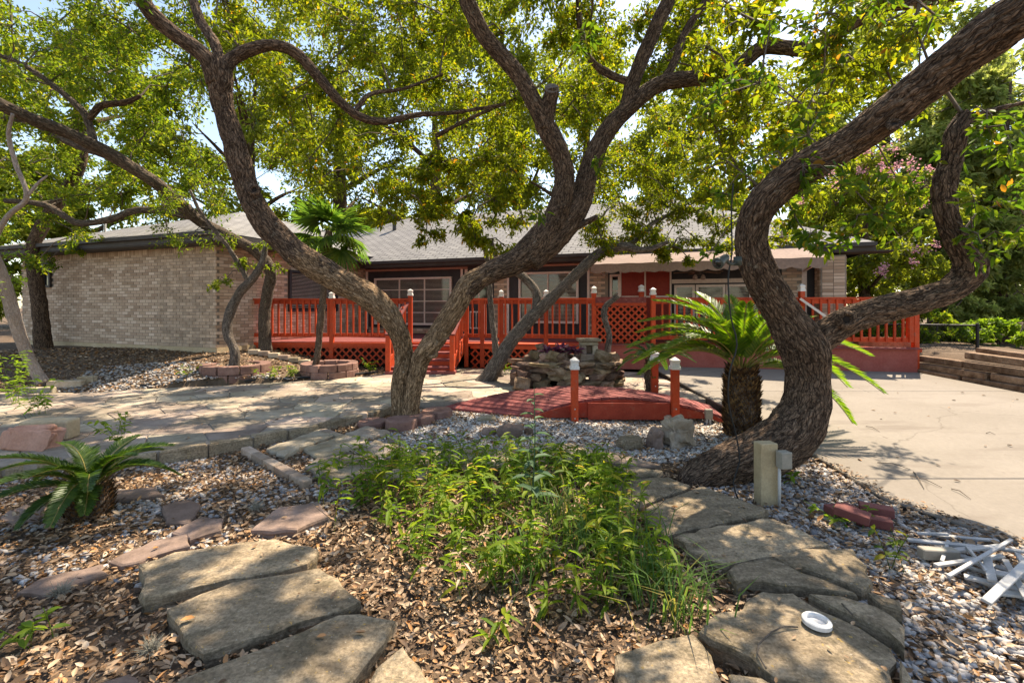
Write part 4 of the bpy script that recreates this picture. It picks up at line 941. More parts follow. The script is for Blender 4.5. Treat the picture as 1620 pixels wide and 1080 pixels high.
loose('rock', (774, 690), 0.02, (.18, .14, .11), 'small dark rock next to the reddish angular rock', 'rock', 'brown_stone', 15, .6)
loose('rock', (770, 668), 0.02, (.28, .16, .09), 'flat beige rock by the low end of the bridge', 'rock', 'tan_stone', 17, .1)
loose('rock', (836, 688), 0.02, (.12, .10, .09), 'little orange brown rock right of the reddish angular rock', 'rock', 'fount_stone', 21, .1)
def paver(px, z, rad, h_, label, sides=9, m='paver', group=None):
    p = G(*px, z); pl = [(math.cos(2*math.pi*k/sides)*rad*(1+random.uniform(-.06, .06)), math.sin(2*math.pi*k/sides)*rad*(1+random.uniform(-.06, .06))) for k in range(sides)]
    o = link('round_paver', MB().prism(pl, -.04, h_, .012).mesh('round_paver'), m, None, (p.x, p.y+rad*.5, gz(p.x, p.y))); return tag(o, label, 'paver', group)
paver((632, 678), .03, .20, .13, 'dark red round paver set against the forked oak trunk foot')
paver((664, 670), .03, .17, .12, 'rosy round paver second in the row from the oak trunk')
paver((690, 660), .03, .21, .11, 'pale rosy wide paver touching the bridge end')
paver((586, 674), .03, .19, .08, 'brown flat paver left of the forked oak trunk')
o = link('stone_block', MB().box((0, 0, 0), (.34, .16, .14)).mesh('stone_block'), 'tan_stone', None, G(556, 672, 0)+Vector((0, .1, .07)), (0, 0, .25)); bevel(o, .02, 2); tag(o, 'squared tan stone block at the patio corner by the oak', 'stone')
# sandstone slab and pale block at the left edge
o = link('sandstone_slab', rock_mesh('sandstone_slab', .48, .16, .27, 6, 4, .35, .4), 'red_stone', None, (-4.66, 4.55, ZP+.08), (-.2, 0.06, .12)); tag(o, 'pinkish red sandstone slab standing behind the small sago palm', 'rock')
o = link('stone_block', MB().box((0, 0, 0), (.46, .18, .20)).mesh('stone_block'), 'footing', None, (-4.8, 4.86, ZP+.10), (0, 0, .1)); bevel(o, .02, 2); tag(o, 'buff squared stone block behind the pink sandstone slab', 'stone')
# red bricks and white slat heap
for k, (px, rz_, rx, zz, lb) in enumerate((((1330, 806), .15, 0, .035, 'red brick lying flat at the left of the brick heap'), ((1348, 812), -.75, .12, .085, 'tilted red brick resting across the brick heap'), ((1386, 806), -.55, 0, .04, 'red brick at the far side of the brick heap'), ((1382, 824), -.5, 0, .035, 'red brick at the near right end of the brick heap'))):
    p = G(*px, zz); o = link('loose_brick', MB().box((0, 0, 0), (.2, .095, .06)).mesh('loose_brick'), 'red_brick', None, (p.x, p.y, zz), (rx, .12 if k == 1 else 0, rz_)); bevel(o, .006, 2); tag(o, lb, 'brick', 'loose red bricks')
r = random.Random(11)
SLATS = [((1435, 848), (1545, 866), .05), ((1470, 868), (1585, 862), .07), ((1480, 888), (1586, 876), .10), ((1500, 905), (1600, 860), .12), ((1450, 838), (1500, 846), .04), ((1540, 884), (1620, 915), .06), ((1525, 905), (1640, 935), .07), ((1555, 915), (1660, 960), .05), ((1560, 945), (1650, 870), .14), ((1530, 860), (1560, 905), .09), ((1590, 880), (1625, 945), .10), ((1500, 850), (1490, 885), .06), ((1600, 900), (1680, 900), .05), ((1575, 930), (1700, 945), .08), ((1480, 842), (1580, 852), .03), ((1515, 872), (1600, 900), .05), ((1545, 858), (1640, 882), .05), ((1560, 872), (1570, 915), .11), ((1600, 920), (1690, 985), .05), ((1570, 900), (1680, 920), .09), ((1610, 870), (1640, 930), .07), ((1530, 890), (1600, 922), .04)]
for k, (a, b_, z) in enumerate(SLATS):
    A, B_ = G(*a, z), G(*b_, z); A.z = z-.02; B_.z = z+r.uniform(-.015, .03); c_ = (A+B_)/2
    o = bevel(link('white_slat', MB().beam(A-c_, B_-c_, r.choice((.018, .024, .028, .038)), .014, up=(r.uniform(-.3, .3), r.uniform(-.3, .1), 1)).mesh('white_slat'), 'white_paint', None, c_), .002)
    tag(o, 'white painted broken wood slat in the heap on the pebbles', 'slat', 'broken white slats')
A = G(1462, 885, .03); o = bevel(link('wood_block', MB().box((0, 0, 0), (.2, .06, .06)).mesh('wood_block'), 'box_grey', None, (A.x+.12, A.y+.04, .045), (0, 0, -.1)), .005); tag(o, 'short grey beige timber offcut under the white slats', 'timber')
# white ring lid on the big flagstone
p = G(1292, 990, ST); lid = link('ring_lid', MB().lathe([(.050, 0), (.058, .004), (.058, .020), (.052, .026), (.042, .026), (.038, .018), (.036, .008)], n=36).mesh('ring_lid', False), 'lid', None, (p.x, p.y, ST+.008), (0, 0.03, 0)); tag(lid, 'white round plastic jar lid lying on the large flagstone', 'lid')
mb = MB(); ring = []
p0 = [G(x, y, ST) for x, y in ((1212, 1062), (1198, 1040), (1200, 1022), (1220, 1004), (1240, 997), (1262, 995))]
o = mb.tube([q+Vector((0, 0, .014+.006*math.sin(i*2))) for i, q in enumerate(p0)], .0035, 6).build('dry_twig', 'twig'); tag(o, 'thin curved grey twig beside the white lid', 'twig')
o = MB().tube([G(1332, 958, ST)+Vector((0, 0, .012)), G(1340, 968, ST)+Vector((0, 0, .016)), G(1349, 976, ST)+Vector((0, 0, .012))], .004, 6).build('dry_twig', 'twig'); tag(o, 'short dark twig across the flagstone joint', 'twig')
for k, pts in enumerate((((1440, 752), (1490, 768)), ((1388, 732), (1440, 742)), ((1445, 745), (1462, 770)), ((1505, 770), (1536, 785)), ((1370, 680), (1392, 688)), ((1560, 690), (1575, 692)))):
    q = [G(*pp, .06) for pp in pts]; q = [Vector((v_.x, v_.y, zdrive(v_.x, v_.y)+.008)) for v_ in q]; md_ = (q[0]+q[1])/2+Vector((.02, .03, .012))
    o = MB().tube([q[0], md_, q[1]], [.004, .0035, .002], 5).build('dry_twig', 'twig'); tag(o, 'small dry twig fallen on the concrete drive', 'twig', 'twigs on the drive')
# electrical post
ep = thing('outlet_post', (1.97, 3.52, 0), 'short weathered timber post carrying a grey outlet box beside the twisted oak', 'post')
bevel(MB().box((1.93, 3.56, .22), (.135, .095, .5), Matrix.Rotation(.12, 3, 'Z')).build('timber_post', 'post_wood', ep), .006, 2)
bx_ = bevel(MB().box((2.02, 3.475, .365), (.085, .07, .125), Matrix.Rotation(.12, 3, 'Z')).build('outlet_box', 'box_grey', ep), .006, 2)
MB().box((2.016, 3.436, .365), (.07, .008, .105), Matrix.Rotation(.12, 3, 'Z')).build('cover', 'box_grey', bx_)
MB().lathe([(.011, -.03), (.011, .305)], (1.995, 3.49, 0), 12).build('conduit', 'pvc', ep, True)
# planter rings
def planter(cx_, cy_, rad, n, label, z0=None, hgt=.2, skip=()):
    z0 = gz(cx_, cy_-rad)-.03 if z0 is None else z0
    t_ = thing('planter_ring', (cx_, cy_, z0), label, 'planter')
    for lay in range(2):
        for k in range(n):
            if (lay, k) in skip: continue
            a0, a1 = 2*math.pi*(k+.5*lay+.03)/n, 2*math.pi*(k+.5*lay+.97)/n; ro, ri = rad*(1.0-.02*lay), rad*.68
            pl = [(ro*math.cos(a0+(a1-a0)*j/4), ro*math.sin(a0+(a1-a0)*j/4)) for j in range(5)]+[(ri*math.cos(a1), ri*math.sin(a1)), (ri*math.cos(a0), ri*math.sin(a0))]
            bevel(MB().prism([(cx_+x, cy_+y) for x, y in pl], z0+lay*hgt/2+.002, z0+(lay+1)*hgt/2+random.uniform(-.006, .004)).build('block', 'paver', t_), .012, 2)
    return t_
p = G(352, 603, .16); planter(p.x, p.y+.42, .60, 10, 'ring of reddish retaining blocks around the leaning small oak', .13, .30)
p = G(508, 598, .14); planter(p.x, p.y+.42, .55, 10, 'ring of reddish retaining blocks around the fan palm', .12, .27)
for k in range(7):
    p = P(402+k*16, 568-k*.6, 9.9); o = bevel(link('edging_block', MB().box((0, 0, 0), (.21, .12, .1)).mesh('edging_block'), 'tan_stone', None, (p.x, p.y, gz(p.x, p.y)+.06), (0, 0, random.uniform(-.1, .1))), .012, 2)
    tag(o, 'tan edging block in the row before the deck lattice', 'edging', 'edging blocks by the deck')
for k, (px, ln) in enumerate((((60, 606), .5), ((105, 601), .55), ((138, 599), .25), ((75, 612), .7), ((20, 612), .5))):
    p = G(*px, .22); o = bevel(link('edging_block', MB().box((0, 0, 0), (ln, .13, .13)).mesh('edging_block'), 'tan_stone', None, (p.x, p.y, gz(p.x, p.y)+.05), (0, 0, random.uniform(.0, .2))), .012, 2)
    tag(o, 'long tan edging block near the pale leaning trunk', 'edging', 'edging blocks by the pale trunk')
eg = crom([(Vector((-6.3, 7.93, .17)), 0), (Vector((-5.0, 8.32, .17)), 0), (Vector((-3.69, 8.88, .17)), 0), (Vector((-2.72, 9.5, .17)), 0)], .2)[:, :3]
tag(MB().tube([Vector(q) for q in eg], .022, 8).build('edging_strip', 'black'), 'black plastic edging strip between patio and pebble bed', 'edging')
# retaining timbers at the right
tw = thing('timber_wall', (8.2, 8.3, .2), 'low retaining wall of weathered railroad timbers beside the drive', 'retaining wall')
def timb(a, b_, wd=.17, ht=.122):
    j = lambda: Vector((random.uniform(-.02, .02), random.uniform(-.05, .05), random.uniform(-.012, .006)))
    bevel(MB().beam(a+j(), b_+j(), wd*random.uniform(.9, 1.1), ht).build('timber', 'timber', tw), .02, 2)
T0, T1 = Vector((8.02, 9.2, 0)), Vector((8.1, 6.5, 0)); dT = (T1-T0)
for lay in range(3):
    for k, (f0, f1) in enumerate(((-.02, .3), (.32, .72), (.74, 1.05)) if lay % 2 == 0 else ((.0, .47), (.5, 1.02))):
        a, b_ = T0+dT*f0, T0+dT*f1; o_ = Vector((.05*lay, 0, 0)); timb(a+o_+Vector((0, 0, .22+.125*lay-.04*f0)), b_+o_+Vector((0, 0, .22+.125*lay-.04*f1)))
timb(T0+dT*.28+Vector((.2, 0, .63)), T0+dT*1.0+Vector((.2, 0, .56))); timb(T0+dT*.33+Vector((.4, .1, .71)), T0+dT*1.05+Vector((.4, 0, .62)))
timb(Vector((7.0, 9.6, .76)), Vector((8.2, 9.45, .72)))
# chain-link fence piece
fc_ = thing('chain_fence', (9.6, 10.2, .8), 'black chain link fence end with a top rail behind the timbers', 'fence')
MB().lathe([(.03, 0), (.03, .62), (.035, .63), (.01, .66)], (9.85, 9.9, .5), 10).build('fence_post', 'black', fc_)
MB().tube([(9.85, 9.9, 1.1), (8.6, 10.6, 1.1), (7.2, 11.4, 1.1)], .02, 8).build('top_rail', 'black', fc_)
mb = MB()
for k in range(34):
    f = k/34
    for s_ in (0, 1):
        a = Vector((9.85-2.65*f, 9.9+1.5*f, .55)); b2 = a+Vector((-.28, .16, 0))*(1 if s_ else -1); mb.tube([a, Vector((b2.x, b2.y, 1.1))], .0025, 3, False)
tag(mb.build('mesh_wire', 'black', fc_), kind='stuff')

# ================================================================== TREES
def pts_of(*Qs): return [q[:3] for Q in Qs for q in Q[::4]]
# forked oak in the middle
b1 = Vector((-1.40, 6.1, 0.03))
oak1 = thing('oak_tree', b1, 'forked live oak with two curving stems standing in the paver ring before the bridge', 'tree')
o, qa = bark_tube('trunk', limb([(637, 672, 6.1, 64), (635, 645, 6.1, 44), (633, 610, 6.1, 40), (639, 566, 6.08, 40), (628, 520, 6.0, 46), (590, 474, 5.95, 57), (525, 437, 5.9, 58), (490, 415, 5.88, 58), (468, 400, 5.86, 54)]), 'bark_tan_lit', oak1, 84, .02, .014, .030)
o, qa2 = bark_tube('limb', limb([(528, 439, 5.9, 56), (500, 421, 5.88, 57.5), (462, 396, 5.85, 57), (414, 345, 5.8, 54), (390, 298, 5.75, 50), (372, 230, 5.7, 48), (352, 165, 5.65, 46), (348, 118, 5.6, 50), (345, 92, 5.6, 40)]), 'bark_oak', oak1, 84, .02, .014, .030, v0=2.1)  # upper stem in the darker bark, its backlit tone put into the colour
o, qb = bark_tube('limb', limb([(648, 668, 6.06, 48), (650, 635, 6.05, 38), (657, 598, 6.04, 38), (667, 566, 6.0, 42), (690, 533, 5.98, 46), (722, 485, 5.95, 47), (742, 450, 5.95, 48), (762, 438, 5.95, 46), (775, 431, 5.95, 42)]), 'bark_tan_lit', oak1, 80, .02, .014, .030, v0=11,
    knots=[(tuple(P(680, 557, 5.8)), .12, .05)])
def L1(px, m='bark_oak', seg=44, st=.03, amp=.012, cell=.028, nm='limb', tree=None, v0=3.0, **k): return bark_tube(nm, limb(px), m, tree or oak1, seg, st, amp, cell, v0=v0, **k)[1]
qb2 = L1([(735, 463, 5.95, 46), (752, 445, 5.95, 48.5), (775, 430, 5.95, 48), (815, 415, 5.95, 56), (845, 392, 5.95, 66), (878, 350, 5.95, 56)], seg=80, st=.02, v0=14)
q1 = L1([(345, 130, 5.6, 46), (325, 90, 5.5, 36), (272, 50, 5.4, 34), (232, 12, 5.3, 32), (205, -50, 5.2, 28)])
q2 = L1([(350, 110, 5.6, 24), (340, 70, 5.7, 21), (318, 35, 5.8, 20), (305, 0, 5.9, 18), (280, -50, 6, 15)], v0=5)
q3 = L1([(352, 112, 5.6, 30), (375, 88, 5.65, 28), (425, 72, 5.7, 25), (465, 82, 5.8, 24), (500, 118, 5.9, 23), (535, 158, 6.0, 21), (570, 185, 6.1, 18), (610, 192, 6.2, 15), (660, 182, 6.4, 11), (720, 178, 6.6, 8), (800, 165, 6.8, 6)], v0=7)
q4 = L1([(848, 398, 5.95, 60), (880, 340, 5.9, 50), (893, 285, 5.85, 46), (884, 240, 5.8, 44), (866, 205, 5.75, 46), (852, 178, 5.7, 40), (820, 120, 5.65, 36), (770, 62, 5.6, 37), (742, 10, 5.55, 36), (725, -50, 5.5, 32)], seg=60, st=.022, v0=9)
q5 = L1([(862, 205, 5.72, 38), (868, 170, 5.68, 36), (873, 148, 5.62, 33), (873, 140, 5.6, 32)], v0=13)
MB().lathe([(.088, 0), (.08, .012), (.05, .014)], (0, 0, 0), 20).build('cut_face', 'cut_wood', oak1).matrix_basis = Matrix.Translation(P(873, 140, 5.58))@Matrix.Rotation(R_(60), 4, 'X')
q6 = L1([(835, 412, 5.95, 60), (880, 372, 6.0, 62), (912, 330, 6.05, 54), (930, 275, 6.1, 46), (960, 208, 6.15, 42), (1000, 165, 6.2, 36), (1040, 135, 6.25, 36), (1090, 125, 6.2, 33), (1140, 122, 6.1, 32), (1175, 100, 6.0, 31), (1212, 75, 5.9, 31), (1290, 78, 5.7, 30), (1335, 45, 5.6, 30), (1400, 12, 5.4, 28), (1480, 0, 5.2, 24), (1580, -20, 5, 20)], seg=60, st=.022, v0=15)
q7 = L1([(1150, 125, 6.1, 30), (1170, 130, 6.05, 27), (1188, 136, 6.0, 24)], v0=17)
q8 = L1([(990, 178, 6.2, 36), (1002, 130, 6.2, 32), (1030, 60, 6.2, 32), (1058, 0, 6.2, 29), (1080, -50, 6.2, 25)], v0=19)
q9 = L1([(1000, 132, 6.2, 18), (965, 118, 6.25, 17), (935, 95, 6.3, 14), (918, 50, 6.3, 13), (915, -30, 6.3, 12)], v0=21)
q10 = L1([(1050, 130, 6.25, 22), (1068, 95, 6.3, 17), (1085, 50, 6.4, 16), (1125, -10, 6.4, 14)], v0=23)
q11 = L1([(905, 362, 6.0, 18), (935, 348, 5.95, 12), (944, 343, 5.9, 10)], v0=25)
q12 = L1([(560, 180, 6.05, 12), (585, 150, 6.3, 9), (640, 140, 6.7, 7), (700, 118, 7.2, 5)], v0=27, seg=16)
q13 = L1([(690, 215, 7.4, 10), (760, 180, 7.3, 8), (820, 155, 7.2, 6)], v0=29, seg=12)
cl = px_clusters([(330, -90, 720, 110, 6.4, 9.5, 70, .35, .6), (430, 100, 840, 300, 7.0, 9.8, 54, .32, .55), (610, 240, 830, 345, 7.2, 9.0, 22, .25, .45), (650, 320, 830, 400, 7.6, 8.8, 17, .2, .34), (700, -90, 1130, 60, 5.8, 9.0, 56, .3, .55), (880, 50, 1150, 250, 7.0, 10.0, 40, .3, .5),
                  (430, -400, 1100, -120, 6.5, 9.5, 16, .4, .6), (860, -260, 1060, -70, 4.5, 5.3, 12, .26, .4), (700, -160, 900, -80, 4.6, 5.6, 6, .26, .4)])  # nearest clusters, out of view, are added to shade the left path slabs
tree_crown(oak1, cl, 'oak_leaf', (.06, .105), 290, pts_of(q3, q4, q6, q8, q9, q10, q12, q13, q1))
cl = px_clusters([(895, 30, 1000, 120, 4.9, 5.4, 3, .16, .24), (200, -20, 330, 60, 5.0, 5.3, 3, .16, .22), (820, 330, 860, 400, 5.2, 5.4, 2, .10, .14), (1000, 170, 1080, 200, 5.4, 5.8, 1, .12, .16), (930, 250, 960, 300, 5.3, 5.6, 2, .09, .12)])
tree_crown(oak1, cl, 'big_leaf', (.07, .11), 22, pts_of(q4, q6, q1), True, name='leaf_sprays', tname='twigs', tw_r=.004)

# twisted oak on the right
oak2 = thing('oak_tree', (1.75, 4.1, 0), 'twisted live oak with a bent trunk rising from a root beside the timber outlet post', 'tree')
o, ra_ = bark_tube('trunk', limb([(1068, 790, 4.0, 40), (1105, 760, 4.02, 84), (1150, 738, 4.05, 100), (1205, 716, 4.08, 112), (1250, 688, 4.1, 116), (1273, 645, 4.12, 100), (1277, 595, 4.12, 88), (1268, 545, 4.1, 100), (1236, 492, 4.08, 78), (1202, 435, 4.02, 72), (1188, 375, 3.95, 68), (1206, 322, 3.85, 72), (1258, 275, 3.75, 74), (1330, 235, 3.6, 74), (1400, 186, 3.4, 80), (1480, 122, 3.2, 88), (1560, 62, 3.0, 98), (1660, -10, 2.8, 106), (1760, -90, 2.7, 104), (1880, -210, 2.75, 92), (1960, -360, 2.85, 70), (1980, -560, 2.9, 40), (1960, -720, 2.9, 14)]), 'bark_oak', oak2, 110, .016, .016, .030, .08, v0=31)
o, rb_ = bark_tube('limb', limb([(1268, 560, 4.12, 70), (1300, 532, 4.1, 66), (1345, 506, 4.08, 62), (1400, 488, 4.05, 60), (1460, 474, 4.0, 58), (1512, 452, 3.98, 58), (1532, 420, 3.96, 54), (1512, 378, 3.95, 44), (1496, 335, 3.95, 43), (1494, 290, 3.95, 46), (1506, 250, 3.95, 42), (1512, 215, 3.95, 42), (1530, 182, 3.95, 36)]), 'bark_oak', oak2, 80, .016, .015, .030, .10, v0=37,
    knots=[(tuple(P(1340, 507, 3.85)), .09, .05), (tuple(P(1548, 425, 3.9)), .10, .06)])
rc_ = L1([(1520, 200, 3.95, 18), (1555, 180, 3.9, 12), (1610, 165, 3.9, 8), (1680, 150, 3.9, 5)], tree=oak2, v0=41, seg=20)
cl = px_clusters([(1130, -60, 1540, 60, 3.8, 6.0, 22, .22, .36), (1110, 60, 1440, 180, 4.6, 6.8, 30, .24, .38), (1110, 150, 1330, 330, 4.8, 7.0, 34, .22, .4), (1150, 330, 1250, 400, 6.5, 8.5, 8, .2, .3), (1330, -300, 1800, -60, 3.0, 4.5, 5, .22, .34), (1750, -650, 2100, -250, 2.8, 3.6, 9, .25, .4), (1000, -420, 1400, -100, 3.8, 5.5, 4, .22, .34)])
tree_crown(oak2, cl, 'oak_leaf', (.06, .10), 150, pts_of(ra_[200:], rb_, q6), False)
cl = px_clusters([(1130, -20, 1480, 180, 3.2, 4.2, 11, .14, .24), (1110, 150, 1300, 330, 3.6, 4.4, 8, .12, .22), (1250, 260, 1440, 420, 3.3, 4.0, 9, .10, .2), (1540, 130, 1660, 400, 3.2, 4.2, 14, .14, .24), (1440, 240, 1500, 330, 3.8, 4.4, 4, .12, .2), (1080, 340, 1150, 420, 4.0, 4.3, 2, .1, .14), (1500, 330, 1600, 400, 3.4, 3.9, 2, .1, .16), (1230, 360, 1420, 410, 3.4, 3.7, 3, .1, .16)])
tree_crown(oak2, cl, 'big_leaf', (.06, .095), 36, pts_of(ra_[200:], rb_, rc_), True, name='leaf_sprays', tw_r=.004)

def knot(tree, c, facing, rad, m, deep=.05):
    # healed branch scar: a swollen lip around a dark hollow
    mb = MB(); n = 28; prof = [(1.55, -.35), (1.35, .02), (1.12, .22), (.88, .26), (.70, .12), (.58, -.2), (.45, -.55)]; r_ = random.Random(int(c.x*100)); wob = [1+r_.uniform(-.12, .12) for k in range(n)]
    for r0, z in prof: mb.v += [(math.cos(2*math.pi*k/n)*r0*rad*wob[k]*.95, math.sin(2*math.pi*k/n)*r0*rad*wob[(k*3) % n], z*rad) for k in range(n)]
    for i in range(len(prof)-1):
        for k in range(n): j = (k+1) % n; mb.f.append((i*n+k, i*n+j, (i+1)*n+j, (i+1)*n+k))
    me = mb.mesh('knot', True); at_ = me.attributes.new('bark', 'FLOAT_VECTOR', 'POINT'); at_.data.foreach_set('vector', np.array([(v[0], v[1], v[2]*3) for v in mb.v], np.float32).ravel())
    ar = me.attributes.new('ridge', 'FLOAT', 'POINT'); ar.data.foreach_set('value', np.array([.9]*(n*5)+[.2]*(n*2), np.float32))
    o = link('knot', me, m, tree); o.matrix_basis = Matrix.Translation(c)@Vector(facing).to_track_quat('Z', 'Y').to_matrix().to_4x4()
    h = MB().lathe([(rad*.62, 0), (rad*.3, .004)], n=16).build('hollow', 'dark_void', o); h.location = (0, 0, -.3*rad); return o
knot(oak2, P(1340, 505, 3.93), (-.25, -1, .15), .055, 'bark_oak')
knot(oak2, P(1552, 424, 3.92), (.8, -.6, .3), .05, 'bark_oak')
knot(oak1, P(683, 557, 5.87), (.25, -1, .1), .06, 'bark_tan_lit')
knot(oak1, P(402, 300, 5.60), (.3, -1, .15), .05, 'bark_oak')
knot(oak2, P(1415, 195, 3.26), (-.5, -.7, .6), .035, 'bark_oak')

# leaning oak by the fountain
oak3 = thing('oak_tree', P(770, 603, 8.7), 'grey leaning oak rising between the deck stairs and the stone fountain', 'tree')
q = bark_tube('trunk', limb([(762, 612, 8.7, 46), (778, 590, 8.7, 38), (805, 545, 8.75, 32), (838, 505, 8.75, 29), (862, 482, 8.7, 27), (890, 455, 8.6, 24), (920, 425, 8.5, 24), (950, 400, 8.4, 23), (985, 390, 8.3, 20), (1020, 395, 8.2, 14), (1057, 383, 8.1, 8)]), 'bark_grey', oak3, 48, .03, .010, .03, v0=43)[1]
q_b = L1([(850, 495, 8.75, 26), (848, 462, 8.85, 20), (830, 440, 8.9, 18), (815, 430, 8.95, 16), (790, 415, 9.1, 14), (775, 380, 9.3, 12)], 'bark_grey', tree=oak3, v0=45, seg=32)
q_c = L1([(960, 396, 8.4, 16), (1000, 385, 8.5, 11), (1030, 355, 8.7, 9), (1080, 330, 9, 7)], 'bark_grey', tree=oak3, v0=47, seg=24)
q_d = L1([(790, 600, 9.2, 24), (785, 560, 9.25, 16), (778, 500, 9.3, 13), (773, 440, 9.3, 12), (768, 395, 9.4, 11), (750, 360, 9.5, 9)], 'bark_grey', tree=oak3, v0=49, seg=28)
cl = px_clusters([(940, 220, 1160, 330, 8.2, 10, 38, .3, .5), (930, 310, 1150, 395, 8.2, 9.6, 38, .22, .36), (660, 260, 800, 370, 9.2, 10.5, 10, .3, .45), (940, 390, 1080, 415, 8.2, 8.8, 5, .13, .2), (1080, 390, 1110, 430, 8.2, 8.6, 2, .12, .18)])
tree_crown(oak3, cl, 'oak_leaf', (.05, .085), 260, pts_of(q, q_b, q_c, q_d))
st = thing('tree_stump', P(958, 570, 8.6), 'bare sawn grey trunk standing crookedly behind the fountain', 'stump')
bark_tube('trunk', limb([(962, 590, 8.6, 17), (961, 560, 8.6, 15), (964, 530, 8.6, 13), (956, 502, 8.6, 13), (958, 485, 8.6, 14), (978, 468, 8.5, 11)]), 'bark_grey', st, 32, .03, .006, .03, v0=51)

# left oaks
oak5 = thing('oak_tree', P(419, 560, 10.4), 'upright oak at the garage corner sending a long limb over the roof', 'tree')
s1 = bark_tube('trunk', limb([(420, 566, 10.4, 34), (420, 545, 10.4, 27), (418, 500, 10.4, 25), (424, 460, 10.35, 24), (428, 430, 10.3, 26), (410, 402, 10.1, 25), (370, 378, 9.8, 24), (320, 352, 9.4, 25), (280, 318, 9.0, 28), (245, 288, 8.6, 26), (172, 243, 8.0, 28), (110, 212, 7.5, 26), (50, 188, 7.0, 27), (0, 165, 6.6, 28), (-70, 130, 6.2, 28)]), 'bark_lichen', oak5, 44, .035, .010, .03, v0=53)[1]
s2 = L1([(300, 342, 9.3, 17), (262, 335, 9.2, 15), (215, 333, 9.1, 15), (170, 348, 9.0, 14), (122, 352, 8.9, 14), (80, 328, 8.8, 13), (45, 320, 8.7, 12), (8, 318, 8.6, 11)], 'bark_lichen', tree=oak5, v0=55, seg=28)
s3 = L1([(150, 232, 7.9, 18), (142, 200, 7.9, 15), (130, 175, 7.9, 14), (90, 140, 7.9, 12), (40, 105, 7.9, 10), (-20, 80, 7.9, 8)], 'bark_lichen', tree=oak5, v0=57, seg=28)
s4 = L1([(140, 190, 7.9, 12), (160, 168, 7.9, 14), (200, 162, 7.9, 12), (222, 152, 7.9, 9)], 'bark_oak', tree=oak5, v0=59, seg=24)
s5 = L1([(172, 246, 8.05, 20), (110, 225, 8.2, 16), (50, 195, 8.4, 12), (0, 185, 8.5, 10)], 'bark_lichen', tree=oak5, v0=60, seg=24)
cl = px_clusters([(-120, -120, 330, 130, 6.4, 10.5, 84, .35, .6), (-60, 120, 330, 280, 8.2, 11.5, 60, .3, .55), (170, 240, 380, 330, 9.0, 10.5, 16, .25, .42), (-40, 260, 140, 420, 9.4, 11.2, 14, .25, .4), (-250, -400, 330, -130, 6.5, 9, 14, .4, .6)])
tree_crown(oak5, cl, 'oak_leaf_green', (.06, .10), 270, pts_of(s1[40:], s2, s3, s4, s5))
oak4 = thing('oak_tree', P(370, 592, 8.75), 'small bent oak growing out of the reddish block planter ring', 'tree')
s6 = bark_tube('trunk', limb([(368, 604, 8.75, 26), (370, 580, 8.75, 21), (371, 555, 8.75, 20), (360, 528, 8.75, 20), (362, 500, 8.75, 21), (378, 465, 8.75, 20), (400, 440, 8.75, 18), (415, 415, 8.75, 14), (420, 390, 8.75, 10)]), 'bark_grey', oak4, 36, .03, .008, .03, v0=61)[1]
s7 = L1([(395, 446, 8.75, 13), (360, 390, 8.5, 9), (320, 340, 8.2, 7), (300, 300, 8, 5)], 'bark_grey', tree=oak4, v0=62, seg=16)
cl = px_clusters([(330, 370, 470, 450, 8.4, 9.2, 13, .14, .24), (250, 290, 400, 390, 8.2, 9.0, 22, .2, .34), (400, 230, 470, 340, 8.5, 9.5, 8, .2, .35)])
tree_crown(oak4, cl, 'oak_leaf_green', (.045, .075), 90, pts_of(s6[20:], s7), tw_r=.005)
oak6 = thing('oak_tree', P(66, 560, 11.2), 'dark oak leaning in front of the garage window', 'tree')
s8 = bark_tube('trunk', limb([(70, 560, 11.3, 34), (62, 480, 11.3, 28), (52, 400, 11.3, 26), (72, 350, 11.3, 27), (105, 300, 11.3, 26), (125, 265, 11.3, 22), (140, 200, 11.3, 16)]), 'bark_oak', oak6, 32, .04, .010, .03, v0=63)[1]
cl = px_clusters([(-80, 230, 200, 330, 11, 12.2, 22, .35, .55), (-60, 330, 60, 440, 11, 12, 8, .3, .45)])
tree_crown(oak6, cl, 'oak_leaf_green', (.06, .11), 240, pts_of(s8[20:]))
# pale crape myrtle at the left edge
myr = thing('crape_myrtle', P(66, 600, 7.6), 'pale smooth barked myrtle trunk slanting beside the patio bed', 'tree')
s9 = bark_tube('trunk', limb([(68, 606, 7.6, 26), (50, 575, 7.55, 22), (30, 525, 7.4, 24), (12, 465, 7.2, 26), (-5, 420, 7.0, 24), (-30, 360, 6.8, 20)]), 'bark_pale', myr, 36, .03, .004, .05, v0=65)[1]
s10 = L1([(-20, 400, 6.9, 14), (10, 345, 6.8, 11), (42, 312, 6.7, 10), (25, 260, 6.6, 9), (14, 215, 6.5, 9), (20, 180, 6.4, 7)], 'bark_pale', tree=myr, v0=67, seg=20, amp=.002)
s11 = L1([(42, 312, 6.7, 7), (60, 290, 6.7, 6), (75, 278, 6.7, 4)], 'bark_pale', tree=myr, v0=68, seg=12, amp=.002)
cl = px_clusters([(-60, 380, 30, 480, 6.5, 7.6, 7, .18, .3), (-60, 480, 25, 560, 6.8, 7.4, 4, .15, .25)])
tree_crown(myr, cl, 'sprout', (.04, .07), 60, pts_of(s9[20:], s10), tw_r=.004)

